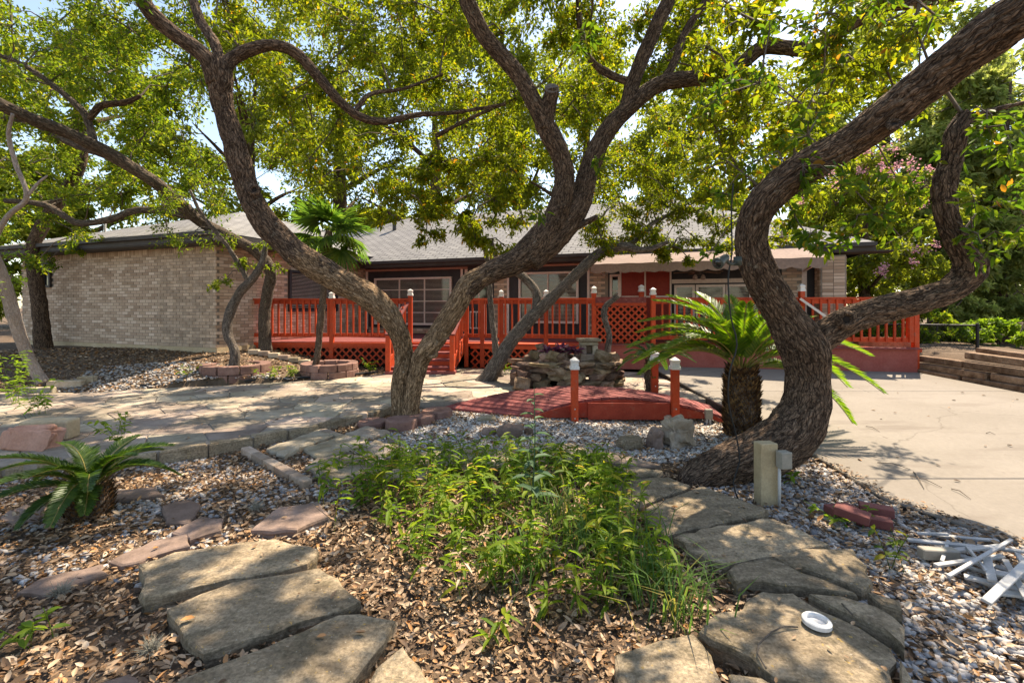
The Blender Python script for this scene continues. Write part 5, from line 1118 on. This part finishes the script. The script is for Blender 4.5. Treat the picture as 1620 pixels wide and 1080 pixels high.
# far trees: behind the house and around
def far_tree(x, ytop, ybot, d, rx_px, label, n=66, m='far_leaf', name='background_tree', L=(.23, .42), per=275, zb=None, cedar=False):
    c = P(x, (ytop+ybot)/2, d); base = Vector((c.x, d, 0.0 if zb is None else zb)); hz_ = (ybot-ytop)/2/F*d; rx = rx_px/F*d
    t_ = thing(name, base, label, 'tree')
    top = Vector((c.x+random.uniform(-.4, .4), d, c.z+hz_*.5)); pts = [(base, .22*rx/3), (base.lerp(top, .3)+Vector((random.uniform(-.3, .3), 0, 0)), .18*rx/3), (base.lerp(top, .65)+Vector((random.uniform(-.4, .4), 0, 0)), .12*rx/3), (top, .04)]
    Q = bark_tube('trunk', pts, 'bark_oak', t_, 14, .15, .02, .06)[1]; an = [q_[:3] for q_ in Q[len(Q)//3:]]
    for k in range(5):
        a = random.uniform(0, 6.28); s_ = Q[int(len(Q)*(.35+.1*k))][:3]; e = Vector(s_)+Vector((math.cos(a)*rx*.6, math.sin(a)*rx*.6, hz_*.35))
        QQ = bark_tube('limb', [(Vector(s_), .07*rx/3), (Vector(s_).lerp(e, .5)+Vector((0, 0, .2)), .05*rx/3), (e, .02)], 'bark_oak', t_, 10, .2, .0, .06)[1]; an += [q_[:3] for q_ in QQ]
    cl = []
    for k in range(n):
        v = unit(rng.normal(size=3))*rng.uniform(.35, 1)**.6; cl.append((c.x+v[0]*rx, d+v[1]*rx*.9, c.z+v[2]*hz_, rng.uniform(.16, .27)*rx))
    tree_crown(t_, np.array(cl), m, L, per, an, tw_r=.014); return t_
for a in ((540, -60, 330, 34, 190, 'high tree crown between the garage tree and the peak tree'), (820, -60, 330, 34, 190, 'high tree crown behind the sawn oak limb'), (120, 0, 400, 28, 190, 'broad green tree rising behind the garage roof'), (400, 20, 410, 30, 170, 'tall tree behind the valley between the two roofs'),
          (690, 30, 420, 30, 190, 'round tree crown behind the main roof peak'), (930, 40, 430, 29, 180, 'leafy tree behind the middle of the main roof'), (1160, 60, 440, 28, 170, 'leafy tree standing behind the porch roof'),
          (600, 325, 420, 40, 95, 'distant low tree crown beyond the flue pipe'), (-20, 240, 480, 22, 130, 'tree beyond the far end of the garage')):
    far_tree(*a)
far_tree(1560, 390, 545, 24, 80, 'grey green cedar beyond the chain fence', 70, 'hazy_leaf', name='cedar_tree', L=(.14, .26), zb=-.5)
far_tree(1650, 340, 560, 20, 80, 'dark cedar at the far right behind the timbers', 70, 'hazy_leaf', name='cedar_tree', L=(.14, .26), zb=-.3)
far_tree(1490, 420, 540, 17, 60, 'rounded evergreen behind the end of the deck railing', 60, 'hazy_leaf', L=(.12, .2), zb=0, name='evergreen_tree')
far_tree(1410, 480, 555, 13.5, 90, 'low green shrub seen under the deck railing', 30, 'oak_leaf_green', L=(.09, .15), zb=0, name='shrub', per=320)['category'] = 'shrub'
far_tree(1600, 500, 570, 11.5, 75, 'sunlit green shrub on the bank above the timbers', 26, 'sprout', L=(.08, .14), zb=.5, name='shrub', per=300)['category'] = 'shrub'
far_tree(1530, 520, 560, 12.5, 40, 'small green bush behind the fence post', 18, 'oak_leaf_green', L=(.08, .14), zb=.5, name='shrub', per=300)['category'] = 'shrub'
far_tree(1400, -60, 330, 27, 170, 'tall pale green tree rising behind the flowering myrtle', 70, 'hazy_leaf')
far_tree(1590, 40, 400, 21, 120, 'tall airy tree behind the cut end of the twisted oak', 70, 'hazy_leaf')
far_tree(1480, 200, 480, 22, 130, 'mid green tree behind the flowering myrtle', 80, 'hazy_leaf')
far_tree(1290, 300, 470, 19, 70, 'green tree seen between the porch pillars', 60, 'oak_leaf_green')
far_tree(1700, 200, 480, 26, 150, 'large pale tree past the far end of the timbers', 80, 'hazy_leaf')
cm = far_tree(1370, 230, 480, 14.0, 130, 'flowering crape myrtle with pink blossom at the porch end', 80, 'far_leaf', L=(.10, .17), name='crape_myrtle', per=320)
Bt = Batch()
for k in range(40):
    aa = random.uniform(0, 6.28); rr = random.uniform(.3, 1)**.5; c = P(1370+math.cos(aa)*rr*135, 345+math.sin(aa)*rr*115, random.uniform(11.6, 12.6)); n = 34; Lr = rng.uniform(.04, .07, n)
    Bt.add(*leaf_batch(np.array(c)+rng.normal(0, .05, (n, 3))*np.array([1, 1, 1.3]), rng.normal(0, 1, (n, 3)), rng.normal(0, 1, (n, 3)), Lr, Lr*.9, False))
tag(Bt.build('blossom', 'pink', cm), kind='stuff')

# ================================================================== SAGO PALMS AND FAN PALM
def frond_mesh(name, L, arch, seed, leaflet=.16, nl=46, m='sago', vee=.45, lw=.008):
    r_ = np.random.default_rng(seed); ts = np.linspace(0, 1, 14)
    def pos(t_): return np.array([L*(t_-.12*arch*t_*t_), 0, L*(arch*.55*t_-arch*.95*t_*t_)])
    pts = [pos(t_) for t_ in ts]; Bt = Batch()
    A = np.array(pts[:-1]); B_ = np.array(pts[1:]); rr = np.linspace(.011, .003, 14)*L; V, Fc = twig_batch(A, B_, rr[:-1], rr[1:]); Bt.add(V, Fc)
    nr = len(Fc); P_, D_, N_, Ls = [], [], [], []
    for k in range(nl):
        t_ = .14+.86*k/nl; p = pos(t_); d = unit(pos(min(1, t_+.02))-pos(t_-.02)); up = np.array([-d[2], 0, d[0]])
        for s_ in (-1, 1):
            ll = leaflet*(math.sin(math.pi*(.16+.78*t_)))**.7*r_.uniform(.9, 1.08); dv = d*(.55+.5*t_)+np.array([0, s_, 0])*1.0+up*vee+r_.normal(0, .05, 3)
            P_.append(p); D_.append(dv); N_.append(np.cross(dv, np.array([0, s_, 0])*0+d)*s_*-1+r_.normal(0, .1, 3)); Ls.append(ll)
    Ls = np.array(Ls); Bt.add(*leaf_batch(np.array(P_), np.array(D_), np.array(N_), Ls, np.full(len(Ls), lw*2), False, .1, .10))
    me = np_mesh(name, np.concatenate(Bt.V), np.concatenate(Bt.F)); me.materials.append(M[m]); me.materials.append(M['rachis'])
    mi = np.zeros(len(me.polygons), np.int32); mi[:nr] = 1; me.polygons.foreach_set('material_index', mi); return me
def sago(base, th, tr, L, fr, label, m='sago', nb=420):
    """fr: list of (azimuth deg, lift deg, arch, length factor)"""
    t_ = thing('sago_palm', base, label, 'palm'); b_ = Vector(base)
    tp = [(b_+Vector((0, 0, -.03)), tr*.85), (b_+Vector((0, 0, th*.35)), tr), (b_+Vector((0, 0, th*.75)), tr*.95), (b_+Vector((0, 0, th)), tr*.6)]
    o, Q = bark_tube('trunk', tp, 'bark_palm', t_, 40, .03, .02, .05)
    A, D, N = [], [], []
    for k in range(nb):
        a = k*2.39996; z = th*(k/nb)**.9; rr_ = tr*(.92 if z < th*.85 else .75); d = Vector((math.cos(a), math.sin(a), .7+.3*random.random()))
        A.append((b_.x+math.cos(a)*rr_*.93, b_.y+math.sin(a)*rr_*.93, b_.z+z)); D.append(tuple(d)); N.append((-math.cos(a)*.6, -math.sin(a)*.6, .8))
    Bt = Batch(); Ls = np.full(nb, .11*tr/.22)*rng.uniform(.7, 1.2, nb); Bt.add(*leaf_batch(np.array(A), np.array(D), np.array(N), Ls, Ls*.5, False, -.3, 0)); tag(Bt.build('leaf_bases', 'frond_base', t_), kind='stuff')
    for k, (az, lift, arch, lf) in enumerate(fr):
        me = frond_mesh('frond', L*lf, arch, k+3, leaflet=.18*L, m=m, lw=.0115*max(.75, L), nl=58); o = link('frond', me, None, t_, b_+Vector((math.cos(R_(az))*tr*.25, math.sin(R_(az))*tr*.25, th-.02)))
        o.rotation_euler = (random.uniform(-.15, .15), -R_(lift), R_(az))
    return t_
fr = [(170, 50, 1.0, 1.05), (182, 34, .95, 1.1), (158, 62, .9, 1.05), (192, 18, .8, 1.05), (176, 24, .9, 1.0), (140, 66, .8, 1.0), (120, 72, .6, .9), (80, 76, .5, .8), (250, 68, .4, .75), (280, 60, .5, .8), (222, 50, .7, .9), (300, 52, .5, .8), (20, 58, .8, .95), (350, 32, 1.0, 1.1), (5, 14, 1.0, 1.1), (335, 14, .9, 1.1), (40, 40, .9, 1.0), (205, 36, .9, .95), (60, 52, .8, .9), (10, -4, .8, 1.05), (342, -8, .8, 1.0), (148, 40, .9, 1.05), (100, 56, .8, .9)]
sago((2.66, 5.42, 0.0), .80, .175, 1.22, fr, 'large sago palm with shaggy trunk and bright arching fronds behind the twisted oak', 'sago', 900)
sago((-3.0, 3.32, 0.0), .24, .125, .55, [(k*360/17+random.uniform(-8, 8), 34+18*math.sin(k*2.1), .75+.2*math.sin(k), random.uniform(.85, 1.08)) for k in range(17)]+[(285, 2, .5, .7), (250, -5, .6, .7), (310, 5, .5, .75)], 'small dark sago palm in the leaf litter beside the pink sandstone slab', 'sago_dark', 260)
sago((2.25, 7.55, ZP), .52, .10, .62, [(k*360/14, 25+25*math.sin(k*2.4), .8, random.uniform(.8, 1.1)) for k in range(14)], 'small slim sago palm behind the bridge posts', 'sago_dark', 260)
fp = thing('fan_palm', P(503, 585, 8.95), 'slender fan palm with a fibrous trunk in the block ring before the deck', 'palm')
bark_tube('trunk', limb([(497, 590, 8.95, 15), (503, 555, 8.95, 14), (507, 510, 8.95, 15), (512, 460, 8.95, 14), (514, 420, 8.95, 16), (518, 390, 8.95, 20), (520, 365, 8.95, 14)]), 'bark_palm', fp, 28, .03, .012, .035, v0=71)
def fan_mesh(seed, Rr=.54, np_=.38):
    Bt = Batch(); r_ = np.random.default_rng(seed); V, Fc = twig_batch(np.array([[0, 0, 0], [np_*.5, 0, .02]]), np.array([[np_*.5, 0, .02], [np_, 0, 0]]), [.010, .008], [.008, .006]); Bt.add(V, Fc)
    n = 30; a = np.linspace(-2.3, 2.3, n); D = np.stack([np.cos(a), np.sin(a), -.12+r_.normal(0, .05, n)], 1); Ls = Rr*(1-.22*np.abs(a/2.3)**2)*r_.uniform(.9, 1.05, n)
    Bt.add(*leaf_batch(np.repeat(np.array([[np_, 0, 0]]), n, 0), D, np.repeat(np.array([[0, 0, 1.0]]), n, 0), Ls, np.full(n, .05), True, .35, .35)); me = np_mesh('fan_leaf', np.concatenate(Bt.V), np.concatenate(Bt.F)); me.materials.append(M['palm']); return me
fans = [fan_mesh(k) for k in range(4)]; top = P(520, 368, 8.95)
for k, (az, el) in enumerate(((0, 35), (40, 60), (80, 25), (130, 50), (180, 30), (215, 60), (260, 20), (300, 45), (335, 10), (20, -25), (345, -45), (200, -30), (160, 5), (280, -20), (240, 75), (60, 5))):
    o = link('fan_leaf', fans[k % 4], None, fp, top+Vector((0, 0, random.uniform(-.1, .1)))); o.rotation_euler = (random.uniform(-.5, .5), -R_(el), R_(az)); s_ = random.uniform(.75, 1.1); o.scale = (s_,)*3

# ================================================================== SPOT LIGHT AND CABLE ON THE TWISTED OAK
sp = thing('spot_light', P(1160, 415, 3.7), 'dark outdoor spotlight clamped to the twisted oak trunk', 'spotlight')
c0 = P(1160, 414, 3.72); hd = P(1132, 418, 3.6)-P(1150, 405, 3.68); hd.normalize(); rt = hd.to_track_quat('Z', 'Y').to_matrix().to_4x4()
o = MB().lathe([(.018, -.08), (.03, -.06), (.034, 0), (.045, .05), (.047, .062), (.042, .065)], n=18).build('lamp_head', 'lamp_green', sp, True); o.matrix_parent_inverse = Matrix.Identity(4); o.matrix_basis = Matrix.Translation(P(1142, 412, 3.66)-Vector(sp['_w']))@rt
o2 = MB().lathe([(.036, 0), (.036, .004), (.01, .012)], n=18).build('lens', 'glass', o, True); o2.location = (0, 0, .06)
MB().tube([P(1146, 410, 3.68), P(1155, 418, 3.72), P(1172, 416, 3.8)], .012, 10).build('arm', 'lamp_green', sp, True)
MB().lathe([(.032, -.035), (.032, .035)], P(1167, 413, 3.78), 14).build('mount', 'lamp_green', sp, True)
cb = MB().tube([Vector(q[:3]) for q in crom([(P(x, y, d), 0) for x, y, d in ((1160, 290, 3.75), (1157, 340, 3.78), (1158, 400, 3.74), (1152, 440, 3.72), (1156, 500, 3.72), (1166, 545, 3.72), (1154, 590, 3.7), (1153, 640, 3.7), (1165, 690, 3.72), (1170, 730, 3.68), (1160, 762, 3.66), (1168, 790, 3.6))], .06)], .006, 6).build('power_cable', 'black', None, True)
tag(cb, 'thin black power cable hanging from the spotlight down to the ground', 'cable')

# ================================================================== WEEDS, LITTER, PEBBLES (uncountable)
def weed_stem(Bt, Tw, base, h, nl, Lr, lean, wl=.28):
    top = base+np.array([lean[0], lean[1], h]); ts = np.linspace(0, 1, 4); pts = np.array([base+(top-base)*np.array([t_**1.3, t_**1.3, t_]) for t_ in ts]); Tw.add(*twig_batch(pts[:-1], pts[1:], [.0028]*3, [.002]*3))
    t_ = rng.uniform(.2, 1.0, nl); Pn = base+(top-base)*np.stack([t_**1.3, t_**1.3, t_], 1); a = rng.uniform(0, 6.28, nl)
    D = np.stack([np.cos(a), np.sin(a), rng.uniform(-.25, .65, nl)], 1); N = rng.normal(0, .25, (nl, 3))+np.array([0, 0, 1]); L = rng.uniform(*Lr, nl)
    Bt.add(*leaf_batch(Pn, D, N, L, L*wl, True, .15, .35))
WEEDP = [G(*p).xy for p in ((500, 745), (640, 728), (760, 722), (900, 722), (980, 745), (1010, 820), (1060, 900), (1060, 970), (930, 1000), (860, 1045), (720, 1050), (680, 960), (640, 900), (540, 850), (490, 800))]; WEEDP = [tuple(p) for p in WEEDP]
Bt = Batch(); Tw = Batch(); n = 0
while n < 360:
    x, y = rng.uniform(-1.7, 1.2), rng.uniform(1.8, 4.6)
    if not inside(WEEDP, x, y): continue
    pxx = CX+F*x/y
    dens = 0.5+.5*mn.noise(Vector((x*2.3, y*2.3, 4)))
    if rng.uniform() > dens*1.5 or (pxx < 620 and rng.uniform() < .55) or (pxx < 720 and y < 3.0 and rng.uniform() < .8) or (y < 2.35 and rng.uniform() < .55): continue
    h = rng.uniform(.14, .46)*(1 if 2.3 < y < 3.7 else .7); weed_stem(Bt, Tw, np.array([x, y, gz(x, y)]), h, int(rng.integers(9, 17)), (.05, .12), rng.normal(0, .06, 2), .25); n += 1
tag(Bt.build('weeds', 'weed'), 'patch of bright green leafy weeds filling the bed between the two stone paths', 'weeds', kind='stuff')
tag(Tw.build('weed_stems', 'weed'), 'thin stems of the leafy weed patch', 'weeds', kind='stuff')
Dr = Batch(); Dt = Batch()
for k in range(70):
    x, y = rng.uniform(-1.2, .9), rng.uniform(2.1, 4.2)
    if inside(WEEDP, x, y): weed_stem(Dr, Dt, np.array([x, y, gz(x, y)]), rng.uniform(.12, .34), int(rng.integers(3, 8)), (.03, .07), rng.normal(0, .12, 2), .3)
tag(Dr.build('dry_weeds', 'litter'), 'withered brown leaves among the green weeds', 'weeds', kind='stuff'); tag(Dt.build('dry_stems', 'twig'), 'withered brown stems among the green weeds', 'weeds', kind='stuff')
Bt = Batch()
for k in range(620):                                                   # grass blades on the right of the weeds
    c = ((.62, 2.75), (.75, 2.45), (.85, 2.9), (.5, 3.1), (.95, 2.3), (.2, 2.6), (.35, 3.6))[k % 7]; x, y = c[0]-.14+rng.normal(0, .10), c[1]+rng.normal(0, .12); a = rng.uniform(0, 6.28); L = rng.uniform(.14, .36)
    d = np.array([math.cos(a)*.35, math.sin(a)*.35, 1]); p0_ = np.array([x, y, gz(x, y)]); p1_ = p0_+unit(d)*L*.6; d2 = unit(d)+np.array([math.cos(a)*.9, math.sin(a)*.9, -.5]); p2_ = p1_+unit(d2)*L*.55; sd_ = np.array([-math.sin(a), math.cos(a), 0])*.004
    Bt.add(np.array([p0_-sd_, p0_+sd_, p1_+sd_, p1_-sd_, p2_]), np.array([[0, 1, 2], [0, 2, 3], [3, 2, 4]]))
tag(Bt.build('grass', 'grassy'), 'tufts of long green grass at the edge of the right stone path', 'grass', kind='stuff')
# tall thistle
th = thing('thistle', (.13, 3.25, 0), 'tall grey green thistle stalk rising from the weed patch', 'plant'); tp_ = P(845, 612, 3.25)
pts = [Vector((.13, 3.25, 0)), Vector((.15, 3.25, .3)), Vector((.16, 3.25, .6)), Vector((tp_.x, 3.25, tp_.z))]; MB().tube(pts, [.006, .005, .004, .002], 6).build('stem', 'thistle', th)
for k in range(22):
    z = .18+.74*k/22; a = k*2.4; L = .17*(1-.72*k/22)+.03; Bt = Batch(); Bt.add(*leaf_batch(np.array([[.15, 3.25, z]]), np.array([[math.cos(a), math.sin(a), .35]]), np.array([[0, 0, 1.0]]), np.array([L]), np.array([L*.32]), True, .2, .35)); Bt.build('leaf', 'thistle', th)
def sprig(px, z, label, h, n, m='sprout', Lr=(.05, .08), spread=.08, cat='seedling', stems=3):
    p = G(*px, z); t_ = thing('seedling', p, label, cat); Bt = Batch(); Tw = Batch()
    for k in range(stems): weed_stem(Bt, Tw, np.array(p)+np.array([rng.normal(0, .03), rng.normal(0, .03), 0]), h*rng.uniform(.7, 1.1), n, Lr, rng.normal(0, spread, 2), .45)
    tag(Bt.build('foliage', m, t_), kind='stuff'); tag(Tw.build('stem', m, t_), kind='stuff'); return t_
sprig((40, 1030), 0, 'bright seedling with round leaves beside the grey moss ball', .16, 7)
sprig((1335, 830), 0, 'bright green seedling in front of the red bricks', .10, 8, spread=.1, stems=4)
sprig((1250, 765), 0, 'small light green seedling behind the outlet post', .12, 6, spread=.08)
sprig((1425, 905), 0, 'sparse green seedling beside the heap of white slats', .26, 6, 'big_leaf')
sprig((60, 660), .1, 'feathery bright green sapling at the patio edge by the pale trunk', .55, 18, 'sprout', (.06, .1), .2, 'sapling', 6)
sprig((20, 640), .12, 'tall feathery yellow green sapling under the pale trunk', .8, 22, 'sprout', (.06, .1), .25, 'sapling', 6)
for px, lb in (((460, 600), 'low weedy plant with small leaves between the two block rings'), ((430, 603), 'leafy green weed in front of the edging row'), ((300, 606), 'small green weed at the left block ring'), ((585, 590), 'spindly weed in front of the deck lattice'), ((800, 592), 'yellow green weed at the foot of the leaning oak'), ((190, 705), 'yellow flowered weed behind the small sago')):
    sprig(px, .13, lb, .3, 14, 'weed', (.04, .08), .12, 'weed', 6)
# ball moss
for px, lb in (((95, 950), 'grey ball moss clump on the litter left of the path slabs'), ((238, 1042), 'pale grey ball moss clump beside the lowest slab'), ((405, 812), 'wispy grey ball moss clump near the weeds')):
    p = G(*px, 0); n = 160; D = unit(rng.normal(0, 1, (n, 3))); D[:, 2] = np.abs(D[:, 2]); L = rng.uniform(.03, .075, n); Bt = Batch(); q0 = np.array(p)+np.array([0, 0, .03]); A = q0+D*.012; Bm = q0+D*L[:, None]*.6; Bm[:, 2] += .006; E = q0+D*L[:, None]+rng.normal(0, .012, (n, 3)); Bt.add(*twig_batch(A, Bm, [.0012]*n, [.0011]*n)); Bt.add(*twig_batch(Bm, E, [.0011]*n, [.0006]*n))
    tag(Bt.build('ball_moss', 'moss_grey'), lb, 'moss')
# fallen leaves
def scatter(n, x0, x1, y0, y1, keep):
    X = rng.uniform(x0, x1, n); Y = rng.uniform(y0, y1, n); k = keep(X, Y); X, Y = X[k], Y[k]; return X, Y
def fbm(X, Y, s): return np.array([mn.noise(Vector((a*s, b_*s, 2.2))) for a, b_ in zip(X, Y)])
def bed(X, Y): return ~inside_np(PATIO, X, Y) & ~inside_np(DRIVE, X, Y)
def in_bridge_bed(X, Y): return (X > -1.4) & (X < 2.95) & (Y > 4.4) & (Y < 6.9)
def in_right_bed(X, Y): return (X > 1.55+.0*Y) & (Y < 4.4)
def in_left_gravel(X, Y): return (X < -1.3) & (Y > 2.7) & (Y < 5.6)
def put_leaves(name, X, Y, Z, label, Lr=(.030, .058), lift=.012, tilt=.45, m='litter'):
    n = len(X); a = rng.uniform(0, 6.28, n); D = np.stack([np.cos(a), np.sin(a), rng.normal(0, tilt*.5, n)], 1); N = rng.normal(0, tilt, (n, 3)); N[:, 2] = 1; L = (Lr[0]*.55+(Lr[1]*1.1-Lr[0]*.55)*rng.beta(2.0, 2.2, n))
    Bt = Batch(); Bt.add(*leaf_batch(np.stack([X, Y, Z+rng.uniform(0, lift, n)], 1), D, N, L, L*rng.uniform(.4, .6, n), True, .22, rng.choice([-.15, .1]))); return tag(Bt.build(name, m), label, 'leaves', kind='stuff')
X, Y = scatter(95000, -5.5, 4.5, 1.1, 6.9, bed); g_ = in_bridge_bed(X, Y) | in_right_bed(X, Y); l_ = in_left_gravel(X, Y); nz = fbm(X, Y, 1.6)
keep = rng.uniform(size=len(X)) < np.where(g_, .42, np.where(l_, np.clip(.6+.8*nz, .2, 1), .9))*np.where((Y > 4.2), .8, 1.0); X, Y = X[keep], Y[keep]
put_leaves('leaf_litter', X, Y, gnd(X, Y)+.006, 'brown fallen oak leaves covering the garden bed', lift=.026)
X, Y = scatter(70000, -5, 4.2, 1.1, 4.6, bed); n = len(X); a = rng.uniform(0, 6.28, n); Bt = Batch(); Lc = rng.uniform(.007, .022, n); N = rng.normal(0, .5, (n, 3)); N[:, 2] = 1
Bt.add(*leaf_batch(np.stack([X, Y, gnd(X, Y)+rng.uniform(.004, .03, n)], 1), np.stack([np.cos(a), np.sin(a), rng.normal(0, .25, n)], 1), N, Lc, Lc*rng.uniform(.35, .8, n), False)); tag(Bt.build('leaf_crumbs', 'litter'), 'broken leaf crumbs between the fallen leaves', 'leaves', kind='stuff')
n = 900; X, Y = scatter(1400, -5, 4, 1.2, 6.6, bed); n = len(X); a = rng.uniform(0, 6.28, n); A = np.stack([X, Y, gnd(X, Y)+.02], 1); Lt = rng.uniform(.04, .16, n); Bt = Batch(); Bt.add(*twig_batch(A, A+np.stack([np.cos(a)*Lt, np.sin(a)*Lt, rng.normal(.005, .012, n)], 1), rng.uniform(.0012, .003, n), rng.uniform(.0008, .002, n))); tag(Bt.build('twig_litter', 'twig'), 'thin fallen twigs strewn over the leaf litter', 'twigs', kind='stuff')
X, Y = scatter(15000, -13, -2.7, 6.8, 11.2, bed); put_leaves('leaf_litter', X, Y, gnd(X, Y)+.004, 'brown fallen leaves on the bed along the garage wall', (.05, .08))
X, Y = scatter(420, -6, 2.8, 4.2, 9.8, lambda a, b_: inside_np(PATIO, a, b_)); put_leaves('fallen_leaves', X, Y, np.full(len(X), ZP+.008), 'few dry leaves scattered on the flagstone patio', tilt=.2)
X, Y = scatter(60, 3, 7.5, 3, 8.5, lambda a, b_: inside_np(DRIVE, a, b_)); put_leaves('fallen_leaves', X, Y, zdrive(X, Y)+.005, 'few dry leaves on the concrete drive', tilt=.15)
# a strip of dirt and leaf crumbs along the drive edge
X, Y = scatter(60000, 2.3, 3.9, 2.2, 7, lambda a, b_: inside_np(DRIVE, a, b_)); d_ = X-np.interp(Y, [2, 2.94, 3.3, 3.6, 4.33, 5.2, 6.4], [3.25, 3.2, 3.02, 2.86, 2.92, 2.96, 2.92]); keep = rng.uniform(size=len(X)) < .30*np.exp(-(d_/.09)**2)*(Y < 4.3)+.06*np.exp(-(d_/.05)**2); X, Y = X[keep], Y[keep]
put_leaves('leaf_crumbs', X, Y, zdrive(X, Y)+.003, 'brown leaf crumbs along the edge of the drive', (.015, .04))
X, Y = scatter(2600, -2.2, 2.2, 1.2, 3.6, bed); zs = []; XX = []; YY = []
dg = bpy.context.evaluated_depsgraph_get()
slabs_xy = []
for o_ in path.children:
    if o_.name.startswith('flagstone'):
        pl = [(v.co.x+o_.location.x, v.co.y+o_.location.y) for v in o_.data.vertices[:(len(o_.data.vertices)-1)//7]]; slabs_xy.append((pl, o_.location.z))
for x, y in zip(X, Y):
    for pl, z in slabs_xy:
        if inside(pl, x, y):
            if rng.uniform() < .10: XX.append(x); YY.append(y); zs.append(z+.010)
            break
put_leaves('fallen_leaves', np.array(XX), np.array(YY), np.array(zs), 'stray brown leaves lying on the path slabs', lift=.004, tilt=.2)
# pebbles
ico_v = []; ph = (1+5**.5)/2
for a in (-1, 1):
    for b_ in (-ph, ph): ico_v += [(0, a, b_), (a, b_, 0), (b_, 0, a)]
ico_v = unit(np.array(ico_v, float)); ico_f = []
for i in range(12):
    for j in range(i+1, 12):
        for k in range(j+1, 12):
            if all(abs(np.linalg.norm(ico_v[p_]-ico_v[q_])-1.0515) < .01 for p_, q_ in ((i, j), (j, k), (i, k))):
                nrm = np.cross(ico_v[j]-ico_v[i], ico_v[k]-ico_v[i]); ico_f.append((i, j, k) if nrm.dot(ico_v[i]) > 0 else (i, k, j))
ico_f = np.array(ico_f)
def put_pebbles(name, X, Y, label, m, size=(.014, .032), flat=.5, lift=.006):
    n = len(X); a = rng.uniform(0, 6.28, n); s_ = rng.uniform(*size, n); sc = np.stack([s_*rng.uniform(.8, 1.3, n), s_*rng.uniform(.6, 1, n), s_*flat*rng.uniform(.7, 1.2, n)], 1)
    V = ico_v[None]*sc[:, None]*(1+rng.normal(0, .10, (n, 12, 1))); ca, sa_ = np.cos(a)[:, None], np.sin(a)[:, None]; W = np.stack([V[..., 0]*ca-V[..., 1]*sa_, V[..., 0]*sa_+V[..., 1]*ca, V[..., 2]+V[..., 0]*rng.normal(0, .25, (n, 1))], -1)
    W += np.stack([X, Y, gnd(X, Y)+sc[:, 2]*.4+rng.uniform(0, lift, n)], -1)[:, None]
    Fc = (ico_f[None]+(np.arange(n)*12)[:, None, None]).reshape(-1, 3); return tag(link(name, np_mesh(name, W.reshape(-1, 3), Fc, True), m), label, 'pebbles', kind='stuff')
X, Y = scatter(15000, 1.5, 4.6, 1.1, 4.4, lambda a, b_: bed(a, b_) & in_right_bed(a, b_)); put_pebbles('pebbles', X, Y, 'blue grey pebbles beside the right stone path', 'pebble', (.011, .028))
X, Y = scatter(20000, -1.4, 2.95, 4.5, 6.95, lambda a, b_: bed(a, b_)); put_pebbles('pebbles', X, Y, 'pale pebbles of the dry stream under the bridge', 'pebble_white', (.012, .026))
X, Y = scatter(9000, -5.5, -1.2, 2.5, 5.6, lambda a, b_: bed(a, b_)); nz = fbm(X, Y, 1.6); k_ = rng.uniform(size=len(X)) < np.clip(.45-1.1*nz, .12, 1); put_pebbles('pebbles', X[k_], Y[k_], 'mixed grey pebbles around the small sago', 'pebble', (.012, .030))
X, Y = scatter(12000, -8, -2.7, 7.0, 10.4, lambda a, b_: bed(a, b_) & (-0.342*(a+6.31)-0.94*(b_-10) > .9-.25*(a+6))); k_ = rng.uniform(size=len(X)) < .55; X, Y = X[k_], Y[k_]; put_pebbles('pebbles', X, Y, 'whitish pebbles around the block planter rings', 'pebble', (.016, .032))

for o_ in bpy.data.objects:
    if '_w' in o_: del o_['_w']
